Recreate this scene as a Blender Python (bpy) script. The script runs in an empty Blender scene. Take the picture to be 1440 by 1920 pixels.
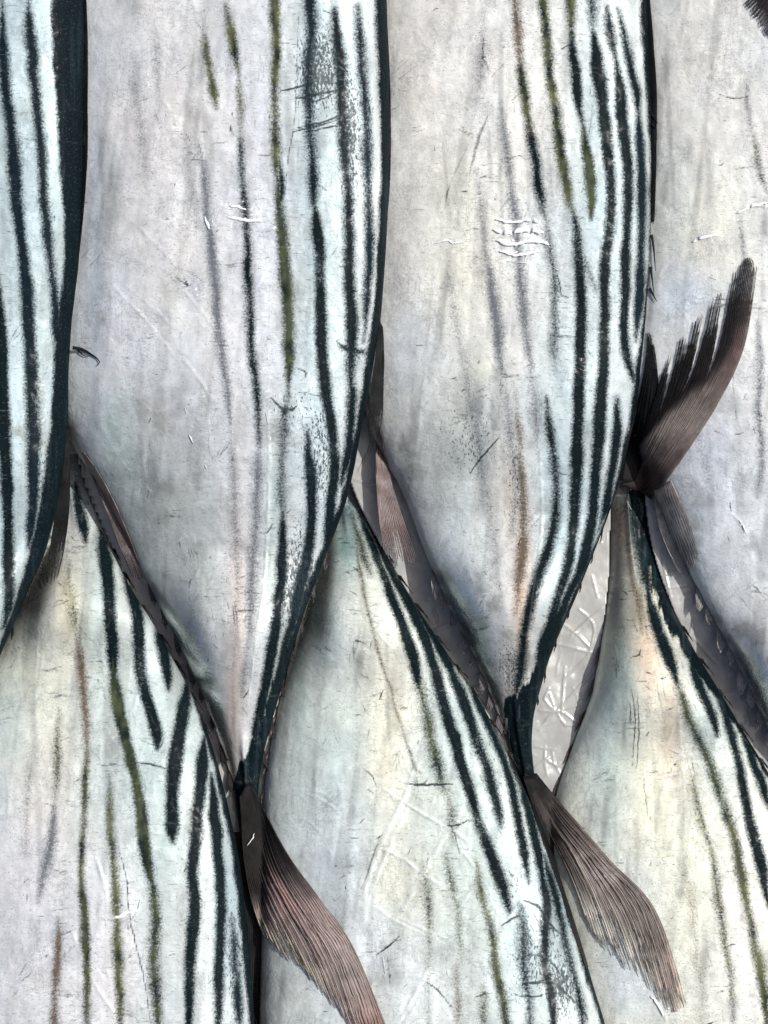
import bpy, math, random
import numpy as np

# ------------------------------------------------------------------ units
S = 0.00022          # metres per photo pixel at table level
H = 6000.0           # camera height in the same pixel units
R_ = math.radians

def P(px, py, z):
    """plan position (1440 x 1920 sheet, z up) -> metres"""
    z = np.asarray(z, float)
    k = (H - z) / H * S
    return np.stack([(np.asarray(px, float) - 720) * k, (960 - np.asarray(py, float)) * k, np.asarray(z, float) * S + 0 * k], -1)

def lin(c):
    c = np.asarray(c, float) / 255.0
    return np.where(c <= 0.04045, c / 12.92, ((c + 0.055) / 1.055) ** 2.4)

scene = bpy.context.scene
COL = scene.collection

# ------------------------------------------------------------------ camera
cd = bpy.data.cameras.new('camera'); cam = bpy.data.objects.new('camera', cd); COL.objects.link(cam)
cd.sensor_fit = 'VERTICAL'; cd.sensor_height = 24.0
cd.lens = 12.0 / (960.0 / H)
cd.clip_start = 0.01; cd.clip_end = 50
cam.location = (0, 0, H * S); cam.rotation_euler = (0, 0, 0)
scene.camera = cam
scene.render.resolution_x = 768; scene.render.resolution_y = 1024

# ------------------------------------------------------------------ sky and sun
SUN_EL, SUN_AZ = 57.0, 66.0        # azimuth clockwise from +Y (top of the picture)
w = bpy.data.worlds.new("World"); scene.world = w; w.use_nodes = True
nt = w.node_tree
sky = nt.nodes.new('ShaderNodeTexSky'); sky.sky_type = 'NISHITA'; sky.sun_disc = False
sky.sun_elevation = R_(SUN_EL); sky.sun_rotation = R_(SUN_AZ)
sky.air_density = 0.6; sky.dust_density = 4.5; sky.ozone_density = 1.2
bg = nt.nodes['Background']; bg.inputs[1].default_value = 0.11
nt.links.new(sky.outputs[0], bg.inputs[0])
sd = bpy.data.lights.new('sun', 'SUN'); sd.energy = 3.45; sd.angle = R_(0.6); sd.color = (1.0, 0.965, 0.915)
sun = bpy.data.objects.new('sun', sd); COL.objects.link(sun)
from mathutils import Vector
dirv = Vector((math.sin(R_(SUN_AZ)) * math.cos(R_(SUN_EL)), math.cos(R_(SUN_AZ)) * math.cos(R_(SUN_EL)), math.sin(R_(SUN_EL))))
sun.rotation_euler = dirv.to_track_quat('Z', 'Y').to_euler(); sun.location = dirv * 2
scene.view_settings.view_transform = 'Standard'; scene.view_settings.look = 'None'
scene.view_settings.exposure = 0.08; scene.view_settings.gamma = 1.0

# ------------------------------------------------------------------ numpy helpers
def vnoise(x, y, sx, sy=None, seed=0, octaves=3):
    """smooth value noise, about -1..1"""
    sy = sx if sy is None else sy
    x = np.asarray(x, float); y = np.asarray(y, float)
    out = 0; amp = 1; tot = 0
    for o in range(octaves):
        rs = np.random.RandomState(seed * 17 + o)
        T = rs.rand(128, 128) * 2 - 1
        u = x / sx * (2 ** o) + 400; v = y / sy * (2 ** o) + 400
        iu = np.floor(u).astype(int); iv = np.floor(v).astype(int)
        fu = u - iu; fv = v - iv
        fu = fu * fu * (3 - 2 * fu); fv = fv * fv * (3 - 2 * fv)
        a = T[iv % 128, iu % 128]; b = T[iv % 128, (iu + 1) % 128]
        c = T[(iv + 1) % 128, iu % 128]; d = T[(iv + 1) % 128, (iu + 1) % 128]
        out = out + amp * ((a * (1 - fu) + b * fu) * (1 - fv) + (c * (1 - fu) + d * fu) * fv)
        tot += amp; amp *= 0.5
    return out / tot

def sstep(a, b, x):
    t = np.clip((x - a) / (b - a), 0, 1)
    return t * t * (3 - 2 * t)

CX0, CY0, CW, CH = -60, -60, 1560, 2040

class Canvas:
    def __init__(self):
        self.a = np.zeros((CH, CW), np.float32)
    def seg(self, x0, y0, x1, y1, w0, w1, s0, s1, soft, mode):
        m = max(w0, w1) + soft + 2
        xa = int(max(0, min(x0, x1) - m - CX0)); xb = int(min(CW, max(x0, x1) + m - CX0 + 1))
        ya = int(max(0, min(y0, y1) - m - CY0)); yb = int(min(CH, max(y0, y1) + m - CY0 + 1))
        if xb <= xa or yb <= ya: return
        Y, X = np.mgrid[ya:yb, xa:xb]; X = X + CX0; Y = Y + CY0
        dx, dy = x1 - x0, y1 - y0; L2 = dx * dx + dy * dy + 1e-6
        t = np.clip(((X - x0) * dx + (Y - y0) * dy) / L2, 0, 1)
        d = np.hypot(X - x0 - t * dx, Y - y0 - t * dy)
        wv = w0 + (w1 - w0) * t; sv = s0 + (s1 - s0) * t
        # value 0.5 on the nominal edge, soft ramp either side
        val = np.clip(0.5 + (wv - d) / (2 * soft), 0, 1) * sv
        sub = self.a[ya:yb, xa:xb]
        if mode == 'max': np.maximum(sub, val, out=sub)
        elif mode == 'min': np.minimum(sub, -val, out=sub)
    def poly(self, pts, w, s=1.0, soft=3.0, mode='max', taper=True):
        """pts (x, y[, halfwidth-multiplier[, strength]])"""
        n = len(pts)
        q = [(p[0], p[1], p[2] if len(p) > 2 else 1.0, p[3] if len(p) > 3 else 1.0) for p in pts]
        if taper:
            q[0] = (q[0][0], q[0][1], q[0][2] * .35, q[0][3]); q[-1] = (q[-1][0], q[-1][1], q[-1][2] * .35, q[-1][3])
        q = densify(q)
        for a, b in zip(q[:-1], q[1:]):
            self.seg(a[0], a[1], b[0], b[1], a[2] * w, b[2] * w, a[3] * s, b[3] * s, soft, mode)
    def sample(self, x, y):
        u = np.clip(x - CX0, 0, CW - 1.01); v = np.clip(y - CY0, 0, CH - 1.01)
        iu = u.astype(int); iv = v.astype(int); fu = u - iu; fv = v - iv
        A = self.a
        return (A[iv, iu] * (1 - fu) + A[iv, iu + 1] * fu) * (1 - fv) + (A[iv + 1, iu] * (1 - fu) + A[iv + 1, iu + 1] * fu) * fv

def densify(q, step=14):
    """Catmull-Rom through the points"""
    q = np.array(q, float)
    if len(q) < 3: return [tuple(r) for r in q]
    out = []
    for i in range(len(q) - 1):
        p0 = q[max(i - 1, 0)]; p1 = q[i]; p2 = q[i + 1]; p3 = q[min(i + 2, len(q) - 1)]
        n = max(1, int(np.hypot(*(p2 - p1)[:2]) / step))
        for k in range(n):
            t = k / n
            out.append(0.5 * ((2 * p1) + (-p0 + p2) * t + (2 * p0 - 5 * p1 + 4 * p2 - p3) * t * t + (-p0 + 3 * p1 - 3 * p2 + p3) * t ** 3))
    out.append(q[-1])
    return [tuple(r) for r in out]

def curve_of_y(pts, ys, smooth=14):
    p = np.array(pts, float)
    g = np.arange(p[0, 1] - 60, p[-1, 1] + 60, 2.0)
    # linear ends extrapolated by slope, then smoothed
    v = np.interp(g, p[:, 1], p[:, 0])
    lo = g < p[0, 1]; hi = g > p[-1, 1]
    s0 = (p[1, 0] - p[0, 0]) / (p[1, 1] - p[0, 1]); s1 = (p[-1, 0] - p[-2, 0]) / (p[-1, 1] - p[-2, 1])
    v[lo] = p[0, 0] + s0 * (g[lo] - p[0, 1]); v[hi] = p[-1, 0] + s1 * (g[hi] - p[-1, 1])
    k = np.exp(-0.5 * (np.arange(-30, 31) * 2.0 / smooth) ** 2); k /= k.sum()
    vp = np.pad(v, 30, mode='reflect', reflect_type='odd')
    v = np.convolve(vp, k, 'valid')
    return np.interp(ys, g, v)

# ------------------------------------------------------------------ object helpers
def tag(o, label=None, cat=None, group=None, kind=None):
    if label: o['label'] = label
    if cat: o['category'] = cat
    if group: o['group'] = group
    if kind: o['kind'] = kind

def mesh_obj(name, verts, faces, mat, parent=None, attrs=None, cols=None, smooth=True):
    """verts Nx3 in world metres; faces list/array of quads"""
    off = np.array(parent.location) if parent is not None else np.zeros(3)
    v = np.asarray(verts, float) - off
    me = bpy.data.meshes.new(name)
    if isinstance(faces, np.ndarray):
        nf = len(faces); k = faces.shape[1]
        me.vertices.add(len(v)); me.vertices.foreach_set('co', v.astype(np.float32).ravel())
        me.loops.add(nf * k); me.loops.foreach_set('vertex_index', faces.astype(np.int32).ravel())
        me.polygons.add(nf); me.polygons.foreach_set('loop_start', np.arange(0, nf * k, k, dtype=np.int32))
        me.update(calc_edges=True); me.validate()
    else:
        me.from_pydata([tuple(p) for p in v], [], faces); me.update()
    if smooth: me.polygons.foreach_set('use_smooth', np.ones(len(me.polygons), bool))
    for k, a in (attrs or {}).items():
        at = me.attributes.new(k, 'FLOAT', 'POINT'); at.data.foreach_set('value', np.asarray(a, np.float32).ravel())
    for k, a in (cols or {}).items():
        at = me.attributes.new(k, 'FLOAT_VECTOR', 'POINT'); at.data.foreach_set('vector', np.asarray(a, np.float32).ravel())
    me.materials.append(mat)
    o = bpy.data.objects.new(name, me); COL.objects.link(o)
    if parent is not None: o.parent = parent
    return o

def grid_faces(nr, nc, wrap=False):
    i = np.arange(nr - 1)[:, None]; j = np.arange(nc if wrap else nc - 1)[None, :]
    j2 = (j + 1) % nc
    return np.stack([i * nc + j, i * nc + j2, (i + 1) * nc + j2, (i + 1) * nc + j], -1).reshape(-1, 4)

# ------------------------------------------------------------------ materials
class NT:
    def __init__(self, name):
        self.m = bpy.data.materials.new(name); self.m.use_nodes = True
        self.t = self.m.node_tree; self.b = self.t.nodes['Principled BSDF']
    def n(self, typ, **kw):
        nd = self.t.nodes.new(typ)
        for k, v in kw.items(): setattr(nd, k, v)
        return nd
    def l(self, a, b): self.t.links.new(a, b)
    def val(self, nd, i, v):
        if hasattr(v, 'is_linked') or isinstance(v, bpy.types.NodeSocket): self.l(v, nd.inputs[i])
        else: nd.inputs[i].default_value = v
    def math(self, op, a, b=0.0, c=None, clamp=False):
        nd = self.n('ShaderNodeMath', operation=op, use_clamp=clamp)
        self.val(nd, 0, a); self.val(nd, 1, b)
        if c is not None: self.val(nd, 2, c)
        return nd.outputs[0]
    def attr(self, name, vec=False):
        nd = self.n('ShaderNodeAttribute', attribute_name=name)
        return nd.outputs['Vector'] if vec else nd.outputs['Fac']
    def coord(self, scale):
        tc = self.n('ShaderNodeTexCoord'); mp = self.n('ShaderNodeMapping')
        mp.inputs['Scale'].default_value = scale
        self.l(tc.outputs['Object'], mp.inputs['Vector']); return mp.outputs[0]
    def noise(self, vec, scale, detail=3, rough=.55, dist=0):
        nd = self.n('ShaderNodeTexNoise'); self.l(vec, nd.inputs['Vector'])
        nd.inputs['Scale'].default_value = scale; nd.inputs['Detail'].default_value = detail
        nd.inputs['Roughness'].default_value = rough; nd.inputs['Distortion'].default_value = dist
        return nd.outputs['Fac']
    def mix(self, f, a, b):
        nd = self.n('ShaderNodeMix', data_type='RGBA')
        self.val(nd, 0, f); self.val(nd, 6, a); self.val(nd, 7, b); return nd.outputs[2]
    def mr(self, x, a, b, c=0.0, d=1.0):
        nd = self.n('ShaderNodeMapRange', interpolation_type='SMOOTHSTEP')
        self.val(nd, 0, x)
        for i, q in enumerate((a, b, c, d)): nd.inputs[i + 1].default_value = q
        return nd.outputs[0]
    def bump(self, h, strength, dist, normal=None):
        nd = self.n('ShaderNodeBump'); nd.inputs['Strength'].default_value = strength
        nd.inputs['Distance'].default_value = dist; self.l(h, nd.inputs['Height'])
        if normal is not None: self.l(normal, nd.inputs['Normal'])
        return nd.outputs[0]

K = 1.0 / S   # noise scale of one photo pixel

def skin_material():
    m = NT('striped_silver_skin'); b = m.b
    iso = m.coord((1, 1, 1)); hor = m.coord((0.22, 1, 1)); ver = m.coord((1, 0.16, 1))
    base = m.attr('base', True); st = m.attr('stripe'); sc = m.attr('scol', True); sp = m.attr('speck')
    n1 = m.noise(hor, K / 5, 4, .65); n2 = m.noise(iso, K / 3.4, 4, .75); n3 = m.noise(ver, K / 7, 3, .6)
    n4 = m.noise(iso, K / 38, 4, .6, .4)
    # fibres and mottling of the silver
    f = m.math('MULTIPLY_ADD', n1, 0.34, 0.83)
    f = m.math('MULTIPLY', f, m.math('MULTIPLY_ADD', n4, 0.44, 0.78))
    vm = m.n('ShaderNodeVectorMath', operation='SCALE'); m.l(base, vm.inputs[0]); m.l(f, vm.inputs['Scale'])
    # stripe edge broken up by grain
    rough = m.mr(st, 0.72, 1.0, 1.0, 0.25)
    g = m.math('MULTIPLY', m.math('SUBTRACT', n2, 0.5), 1.35)
    g = m.math('MULTIPLY_ADD', m.math('SUBTRACT', n1, 0.5), 0.5, g)
    e = m.math('MULTIPLY_ADD', g, rough, st)
    e = m.mr(e, 0.10, 0.86)
    # keep faint stripes faint
    e = m.math('MULTIPLY', e, m.mr(st, 0.02, 0.25))
    strk = m.math('MULTIPLY_ADD', n3, 0.9, 0.55)
    vs = m.n('ShaderNodeVectorMath', operation='SCALE'); m.l(sc, vs.inputs[0]); m.l(strk, vs.inputs['Scale'])
    col = m.mix(m.math('MULTIPLY', e, 1.0), vm.outputs[0], vs.outputs[0])
    # etched network of fine darker lines, in drifts
    wv_ = m.noise(m.coord((.32, 1, 1)), K / 15, 5, .62, .3)
    ln_ = m.mr(m.math('ABSOLUTE', m.math('SUBTRACT', wv_, 0.5)), 0.0, 0.030, 1.0, 0.0)
    wv2 = m.noise(m.coord((1, .30, 1)), K / 14, 4, .62, .2)
    ln2 = m.mr(m.math('ABSOLUTE', m.math('SUBTRACT', wv2, 0.52)), 0.0, 0.028, 1.0, 0.0)
    zone = m.mr(m.noise(iso, K / 110, 3, .6), .40, .62)
    ln_ = m.math('MULTIPLY', m.math('MAXIMUM', ln_, ln2), m.math('MULTIPLY_ADD', zone, .30, .04))
    ln_ = m.math('MULTIPLY', ln_, m.math('SUBTRACT', 1.0, e))
    col = m.mix(ln_, col, (0.10, 0.13, 0.15, 1))
    scr = m.attr('scratch')
    scr = m.mr(m.math('MULTIPLY_ADD', m.math('SUBTRACT', n2, 0.5), 0.7, scr), 0.12, 0.75)
    scr = m.math('MULTIPLY', scr, m.mr(m.attr('scratch'), 0.02, 0.14))
    col = m.mix(m.math('MULTIPLY', scr, 0.92), col, (0.010, 0.020, 0.024, 1))
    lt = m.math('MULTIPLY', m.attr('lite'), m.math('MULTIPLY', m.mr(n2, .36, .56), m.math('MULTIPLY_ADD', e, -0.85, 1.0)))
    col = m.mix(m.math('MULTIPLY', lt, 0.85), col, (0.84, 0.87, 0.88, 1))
    # specks
    s_ = m.noise(m.coord((1.3, .5, 1)), K / 4.6, 3, .75)
    s_ = m.math('ADD', s_, m.math('MULTIPLY', sp, 0.45))
    s_ = m.mr(s_, 0.80, 0.90)
    s_ = m.math('MULTIPLY', s_, m.mr(sp, 0.0, 0.25))
    col = m.mix(m.math('MULTIPLY', s_, 0.9), col, (0.016, 0.028, 0.034, 1))
    # tiny hair scratches everywhere on the silver
    def hairs(scale, rot, off, lo):
        lo = lo - .045
        tc = m.n('ShaderNodeTexCoord'); mp = m.n('ShaderNodeMapping')
        mp.inputs['Rotation'].default_value = (0, 0, rot); mp.inputs['Scale'].default_value = scale
        mp.inputs['Location'].default_value = (off, off * 2.3, 0)
        m.l(tc.outputs['Object'], mp.inputs['Vector'])
        return m.mr(m.noise(mp.outputs[0], K, 2, .5), lo, lo + .05)
    hr = m.math('MAXIMUM', hairs((.045, .33, 1), .35, .1, .70), hairs((.04, .36, 1), -.5, .31, .71))
    col = m.mix(m.math('MULTIPLY', hr, 0.5), col, (0.09, 0.11, 0.13, 1))
    m.l(col, b.inputs['Base Color'])
    inv = m.math('SUBTRACT', 1.0, e)
    mir = m.attr('mirror')
    m.l(m.math('MULTIPLY', inv, m.math('MULTIPLY_ADD', mir, 0.78, 0.12)), b.inputs['Metallic'])
    m.l(m.math('MULTIPLY_ADD', inv, 0.20, 0.03), b.inputs['Specular IOR Level'])
    m.l(m.math('MULTIPLY_ADD', mir, -0.24, m.math('MULTIPLY_ADD', n2, 0.2, 0.42)), b.inputs['Roughness'])
    hb = m.math('ADD', m.math('MULTIPLY', n1, 0.8), m.math('MULTIPLY', n2, 0.5))
    nb = m.bump(hb, 0.18, 1.1 * S)
    nb = m.bump(n4, 0.4, 7 * S, nb)
    m.l(nb, b.inputs['Normal'])
    # clear wet film over the skin, crinkled on its own
    w1 = m.noise(m.coord((.7, 1, 1)), K / 46, 1.5, .5, .6)
    cb = m.bump(w1, 1.0, 5 * S)
    m.l(m.math('MAXIMUM', m.math('MULTIPLY_ADD', inv, 0.05, 0.02), m.attr('wet')), b.inputs['Coat Weight'])
    m.l(m.math('MULTIPLY_ADD', m.attr('wet'), 0.05, 0.19), b.inputs['Coat Roughness'])
    b.inputs['Coat IOR'].default_value = 1.55
    wet = m.attr('wet')
    w3 = m.noise(m.coord((.85, 1.25, 1)), K / 24, 1.2, .5, .6)
    w3 = m.math('MULTIPLY', w3, m.math('MULTIPLY_ADD', wet, 1.0, 0.05))
    cb = m.bump(w3, 1.0, 11 * S, cb)
    m.l(cb, b.inputs['Coat Normal'])
    return m.m

def fin_material(name, trans=0.0, gloss=0.56):
    m = NT(name); b = m.b
    base = m.attr('base', True); ru = m.attr('ru'); rv = m.attr('rv'); dash = m.attr('dash')
    cx = m.n('ShaderNodeCombineXYZ')
    m.l(m.math('MULTIPLY', ru, 1.0), cx.inputs[0]); m.l(m.math('MULTIPLY', rv, 9.0), cx.inputs[1])
    n1 = m.noise(cx.outputs[0], 1.0, 3, .6)
    jit = m.noise(m.coord((1, 1, 1)), K / 45, 2, .5)
    s = m.math('SINE', m.math('MULTIPLY', m.math('MULTIPLY_ADD', jit, 2.2, ru), 6.2832))
    s = m.math('MULTIPLY_ADD', s, 0.5, 0.5)
    k = m.math('MULTIPLY', m.mr(s, 0.62, 0.98), m.mr(n1, 0.38, 0.52))
    k = m.math('MULTIPLY', k, dash)
    iso = m.coord((1, 1, 1)); n2 = m.noise(iso, K / 7, 4, .65); n3 = m.noise(iso, K / 34, 3, .6)
    f = m.math('MULTIPLY', m.math('MULTIPLY_ADD', n2, .7, .65), m.math('MULTIPLY_ADD', n3, 1.1, .45))
    f = m.math('MULTIPLY', f, m.math('MULTIPLY_ADD', s, -0.14, 1.05))
    vm = m.n('ShaderNodeVectorMath', operation='SCALE'); m.l(base, vm.inputs[0]); m.l(f, vm.inputs['Scale'])
    col = m.mix(m.math('MULTIPLY', k, .88), vm.outputs[0], (0.012, 0.009, 0.009, 1))
    m.l(col, b.inputs['Base Color'])
    b.inputs['Roughness'].default_value = gloss
    m.l(m.math('MULTIPLY_ADD', m.math('MULTIPLY', m.mr(rv, .5, 1.0), m.mr(n2, .3, .6)), -0.5, 1.0), b.inputs['Alpha'])
    b.inputs['Specular IOR Level'].default_value = 0.12
    b.inputs['Coat Weight'].default_value = 0.05; b.inputs['Coat Roughness'].default_value = 0.4
    if trans: b.inputs['Transmission Weight'].default_value = trans
    hb = m.math('ADD', m.math('MULTIPLY', s, 0.6), m.math('MULTIPLY', n2, 0.5))
    m.l(m.bump(hb, 0.3, 1.2 * S), b.inputs['Normal'])
    return m.m

def liner_material():
    m = NT('crinkled_plastic'); b = m.b
    iso = m.coord((1, 1, 1))
    n = m.noise(iso, K / 60, 5, .6, .5); n2 = m.noise(iso, K / 9, 3, .6)
    col = m.mix(n, (0.27, 0.28, 0.27, 1), (0.47, 0.475, 0.455, 1))
    m.l(col, b.inputs['Base Color'])
    b.inputs['Roughness'].default_value = 0.32
    b.inputs['Coat Weight'].default_value = 0.35; b.inputs['Coat Roughness'].default_value = 0.16
    b.inputs['Subsurface Weight'].default_value = 0.0
    m.l(m.bump(m.math('ADD', n, m.math('MULTIPLY', n2, .25)), 0.3, 5 * S), b.inputs['Normal'])
    return m.m

SKIN = skin_material()
FIN = fin_material('ribbed_fin')
FINLET = fin_material('wet_finlet', trans=0.25, gloss=.34)
LINER = liner_material()

# ------------------------------------------------------------------ the fish
F = {}    # geometry by key

def fish_geom(key, left, right, y0, y1, upper, ext, zfun, ytail):
    F[key] = dict(left=left, right=right, y0=y0, y1=y1, upper=upper, ext=ext, zfun=zfun, ytail=ytail)

def section(f, y):
    """L, R (with the tucked-under belly), half height, centre height, tilt"""
    y = np.asarray(y, float)
    L = curve_of_y(f['left'], y); Rr = curve_of_y(f['right'], y)
    L = L - np.interp(y, [p[0] for p in f['ext']], [p[1] for p in f['ext']])
    wv = np.maximum((Rr - L) / 2, 3)
    b = 0.34 * wv + 9
    k = sstep(190, 90, wv)
    b = b * (1 - k) + 0.86 * wv * k
    lift = np.interp(y, [p[0] for p in f['zfun']], [p[1] for p in f['zfun']])
    tilt = 0.13 * wv
    zc = b + tilt * .6 + lift
    return L, Rr, wv, b, zc, tilt

def dome(t, wv):
    p = 2.15 + 0.75 * sstep(120, 260, wv)
    return (1 - np.minimum(np.abs(t), 1) ** p) ** (1 / 2.15)

def top_z(f, x, y):
    L, Rr, wv, b, zc, tilt = section(f, y)
    t = (np.asarray(x, float) - (L + Rr) / 2) / wv
    inside = np.abs(t) < 0.999
    s = dome(t, wv)
    z = zc + tilt * t + b * s
    ok = inside & (np.asarray(y) > f['y0']) & (np.asarray(y) < f['y1'])
    return np.where(ok, z, -1.0)

def bottom_z(f, x, y):
    L, Rr, wv, b, zc, tilt = section(f, y)
    t = (np.asarray(x, float) - (L + Rr) / 2) / wv
    z = zc + tilt * t - b * dome(t, wv)
    ok = (np.abs(t) < 1) & (np.asarray(y) > f['y0']) & (np.asarray(y) < f['y1'])
    return np.where(ok, z, 1e4)

def ztop(x, y, keys):
    z = np.zeros(np.shape(x))
    for k in keys: z = np.maximum(z, top_z(F[k], x, y))
    return z

# upper row: heads beyond the top edge, tails pointing down
fish_geom('A', [(-130, -760), (-330, -500), (-400, -100), (-400, 300), (-390, 600), (-340, 850), (-260, 1050), (-190, 1250), (-135, 1420), (-118, 1500)],
          [(-60, -760), (90, -500), (155, -100), (162, 0), (163, 100), (161, 250), (158, 400), (152, 500), (138, 620), (130, 700), (128, 780), (122, 860), (108, 950), (84, 1040), (52, 1110), (26, 1170), (2, 1225), (-28, 1300), (-60, 1400), (-78, 1500)],
          -760, 1500, True, [(-800, 0)], [(-800, 0), (600, 0), (900, 45), (1500, 70)], 1)
fish_geom('B', [(400, -760), (210, -500), (162, -100), (162, 0), (160, 300), (155, 500), (140, 650), (132, 720), (136, 780), (155, 850), (190, 920), (232, 1000), (285, 1110), (340, 1220), (382, 1310), (412, 1390), (434, 1460), (446, 1540), (456, 1590)],
          [(490, -760), (650, -500), (718, -100), (724, 0), (730, 150), (730, 350), (723, 480), (714, 600), (701, 680), (692, 730), (678, 800), (664, 880), (648, 945), (624, 1010), (600, 1070), (570, 1150), (545, 1230), (525, 1300), (505, 1370), (490, 1430), (482, 1500), (481, 1540), (474, 1590)],
          -760, 1590, True, [(-800, 0), (-300, 60), (600, 60), (760, 30), (900, 0)], [(-800, 0), (600, 0), (950, 40), (1560, 62)], 1)
fish_geom('C', [(930, -760), (770, -500), (728, -100), (730, 0), (735, 200), (729, 400), (720, 600), (713, 700), (714, 800), (735, 880), (766, 950), (798, 1040), (838, 1130), (876, 1205), (906, 1270), (934, 1340), (955, 1400), (974, 1470), (980, 1500)],
          [(1010, -760), (1150, -500), (1212, -100), (1218, 0), (1225, 200), (1227, 350), (1222, 500), (1214, 600), (1203, 700), (1187, 800), (1162, 900), (1138, 975), (1104, 1060), (1076, 1130), (1048, 1190), (1028, 1240), (1014, 1290), (1000, 1340), (996, 1400), (1004, 1470), (1008, 1500)],
          -760, 1500, True, [(-800, 0), (-300, 60), (600, 60), (760, 30), (900, 0)], [(-800, 0), (600, 0), (950, 42), (1500, 66)], 1)
fish_geom('D', [(1460, -760), (1270, -500), (1226, -100), (1226, 0), (1230, 200), (1227, 400), (1220, 560), (1214, 700), (1216, 820), (1232, 930), (1262, 1010), (1296, 1080), (1338, 1160), (1378, 1235), (1414, 1310), (1446, 1380), (1492, 1480), (1510, 1560)],
          [(1560, -760), (1700, -500), (1790, -100), (1800, 400), (1780, 700), (1720, 950), (1640, 1200), (1570, 1400), (1550, 1500), (1548, 1560)],
          -760, 1560, True, [(-800, 0), (-300, 60), (700, 60), (850, 20), (950, 0)], [(-800, 0), (600, 0), (950, 25), (1560, 60)], 1)
# lower row: tails pointing up
fish_geom('E', [(104, 850), (100, 930), (92, 1000), (72, 1060), (34, 1130), (-6, 1215), (-44, 1290), (-80, 1400), (-96, 1550), (-108, 1700), (-110, 1920), (-90, 2200), (0, 2500), (150, 2680)],
          [(146, 850), (156, 900), (196, 1000), (240, 1095), (294, 1180), (342, 1265), (382, 1350), (408, 1430), (430, 1520), (450, 1620), (465, 1750), (478, 1920), (470, 2200), (390, 2500), (220, 2680)],
          850, 2680, False, [(800, 0)], [(800, -4), (1000, 0)], -1)
fish_geom('F', [(616, 880), (612, 960), (592, 1060), (566, 1150), (540, 1250), (516, 1350), (498, 1450), (492, 1530), (490, 1620), (490, 1750), (486, 1920), (520, 2200), (640, 2500), (790, 2680)],
          [(648, 880), (672, 945), (700, 1000), (734, 1060), (786, 1145), (842, 1230), (898, 1310), (944, 1395), (982, 1475), (1020, 1565), (1056, 1665), (1090, 1770), (1116, 1860), (1138, 1930), (1160, 2200), (1080, 2500), (900, 2680)],
          880, 2680, False, [(800, 0)], [(800, 0), (1000, 0)], -1)
fish_geom('G', [(1146, 890), (1144, 980), (1142, 1080), (1134, 1160), (1122, 1240), (1106, 1320), (1084, 1395), (1064, 1470), (1054, 1540), (1064, 1650), (1084, 1780), (1110, 1920), (1150, 2200), (1280, 2500), (1420, 2680)],
          [(1208, 890), (1210, 950), (1218, 1010), (1234, 1070), (1262, 1145), (1302, 1220), (1346, 1290), (1390, 1365), (1430, 1430), (1486, 1530), (1560, 1700), (1640, 1920), (1700, 2200), (1640, 2500), (1500, 2680)],
          890, 2680, False, [(800, 0), (1300, 0), (1500, 20), (1900, 45)], [(800, 14), (1100, 0)], -1)

# ---- what is drawn on each skin -----------------------------------------
BK = (13, 25, 28); NV = (16, 29, 36); OL = (88, 92, 64); GR = (68, 76, 56); GY = (98, 102, 108); BR = (96, 84, 72)
# stripes: (colour, half width, strength, points, softness)
PAT = {}
PAT['A'] = dict(stripes=[
    (NV, 9, 1, [(2, 0), (5, 100), (13, 190), (22, 250), (28, 330), (38, 430), (48, 530), (55, 620), (60, 720), (62, 820), (64, 900), (60, 970), (56, 1030)], 5),
    (NV, 7, 1, [(53, 0), (56, 60), (62, 130), (71, 230), (77, 300), (82, 370), (88, 430), (96, 500), (103, 560), (108, 640), (108, 720)], 5),
    (BK, 9, 1, [(-6, 520), (0, 600), (4, 700), (7, 800), (13, 900), (15, 1000), (15, 1080), (16, 1140), (6, 1180)], 4),
    ],
    back=[(96, -60), (94, 0), (100, 130), (107, 230), (114, 330), (121, 430), (118, 500), (110, 590), (101, 650), (98, 750), (88, 850), (72, 950), (52, 1040), (32, 1110), (12, 1170), (-8, 1220), (-40, 1300)],
    silver=(170, 185, 192),
    blobs=[(20, 300, 60, 500, (172, 188, 195), .6)],
    speck=[(100, 500, 30, 500, .5), (85, 900, 30, 160, .6)])
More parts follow.
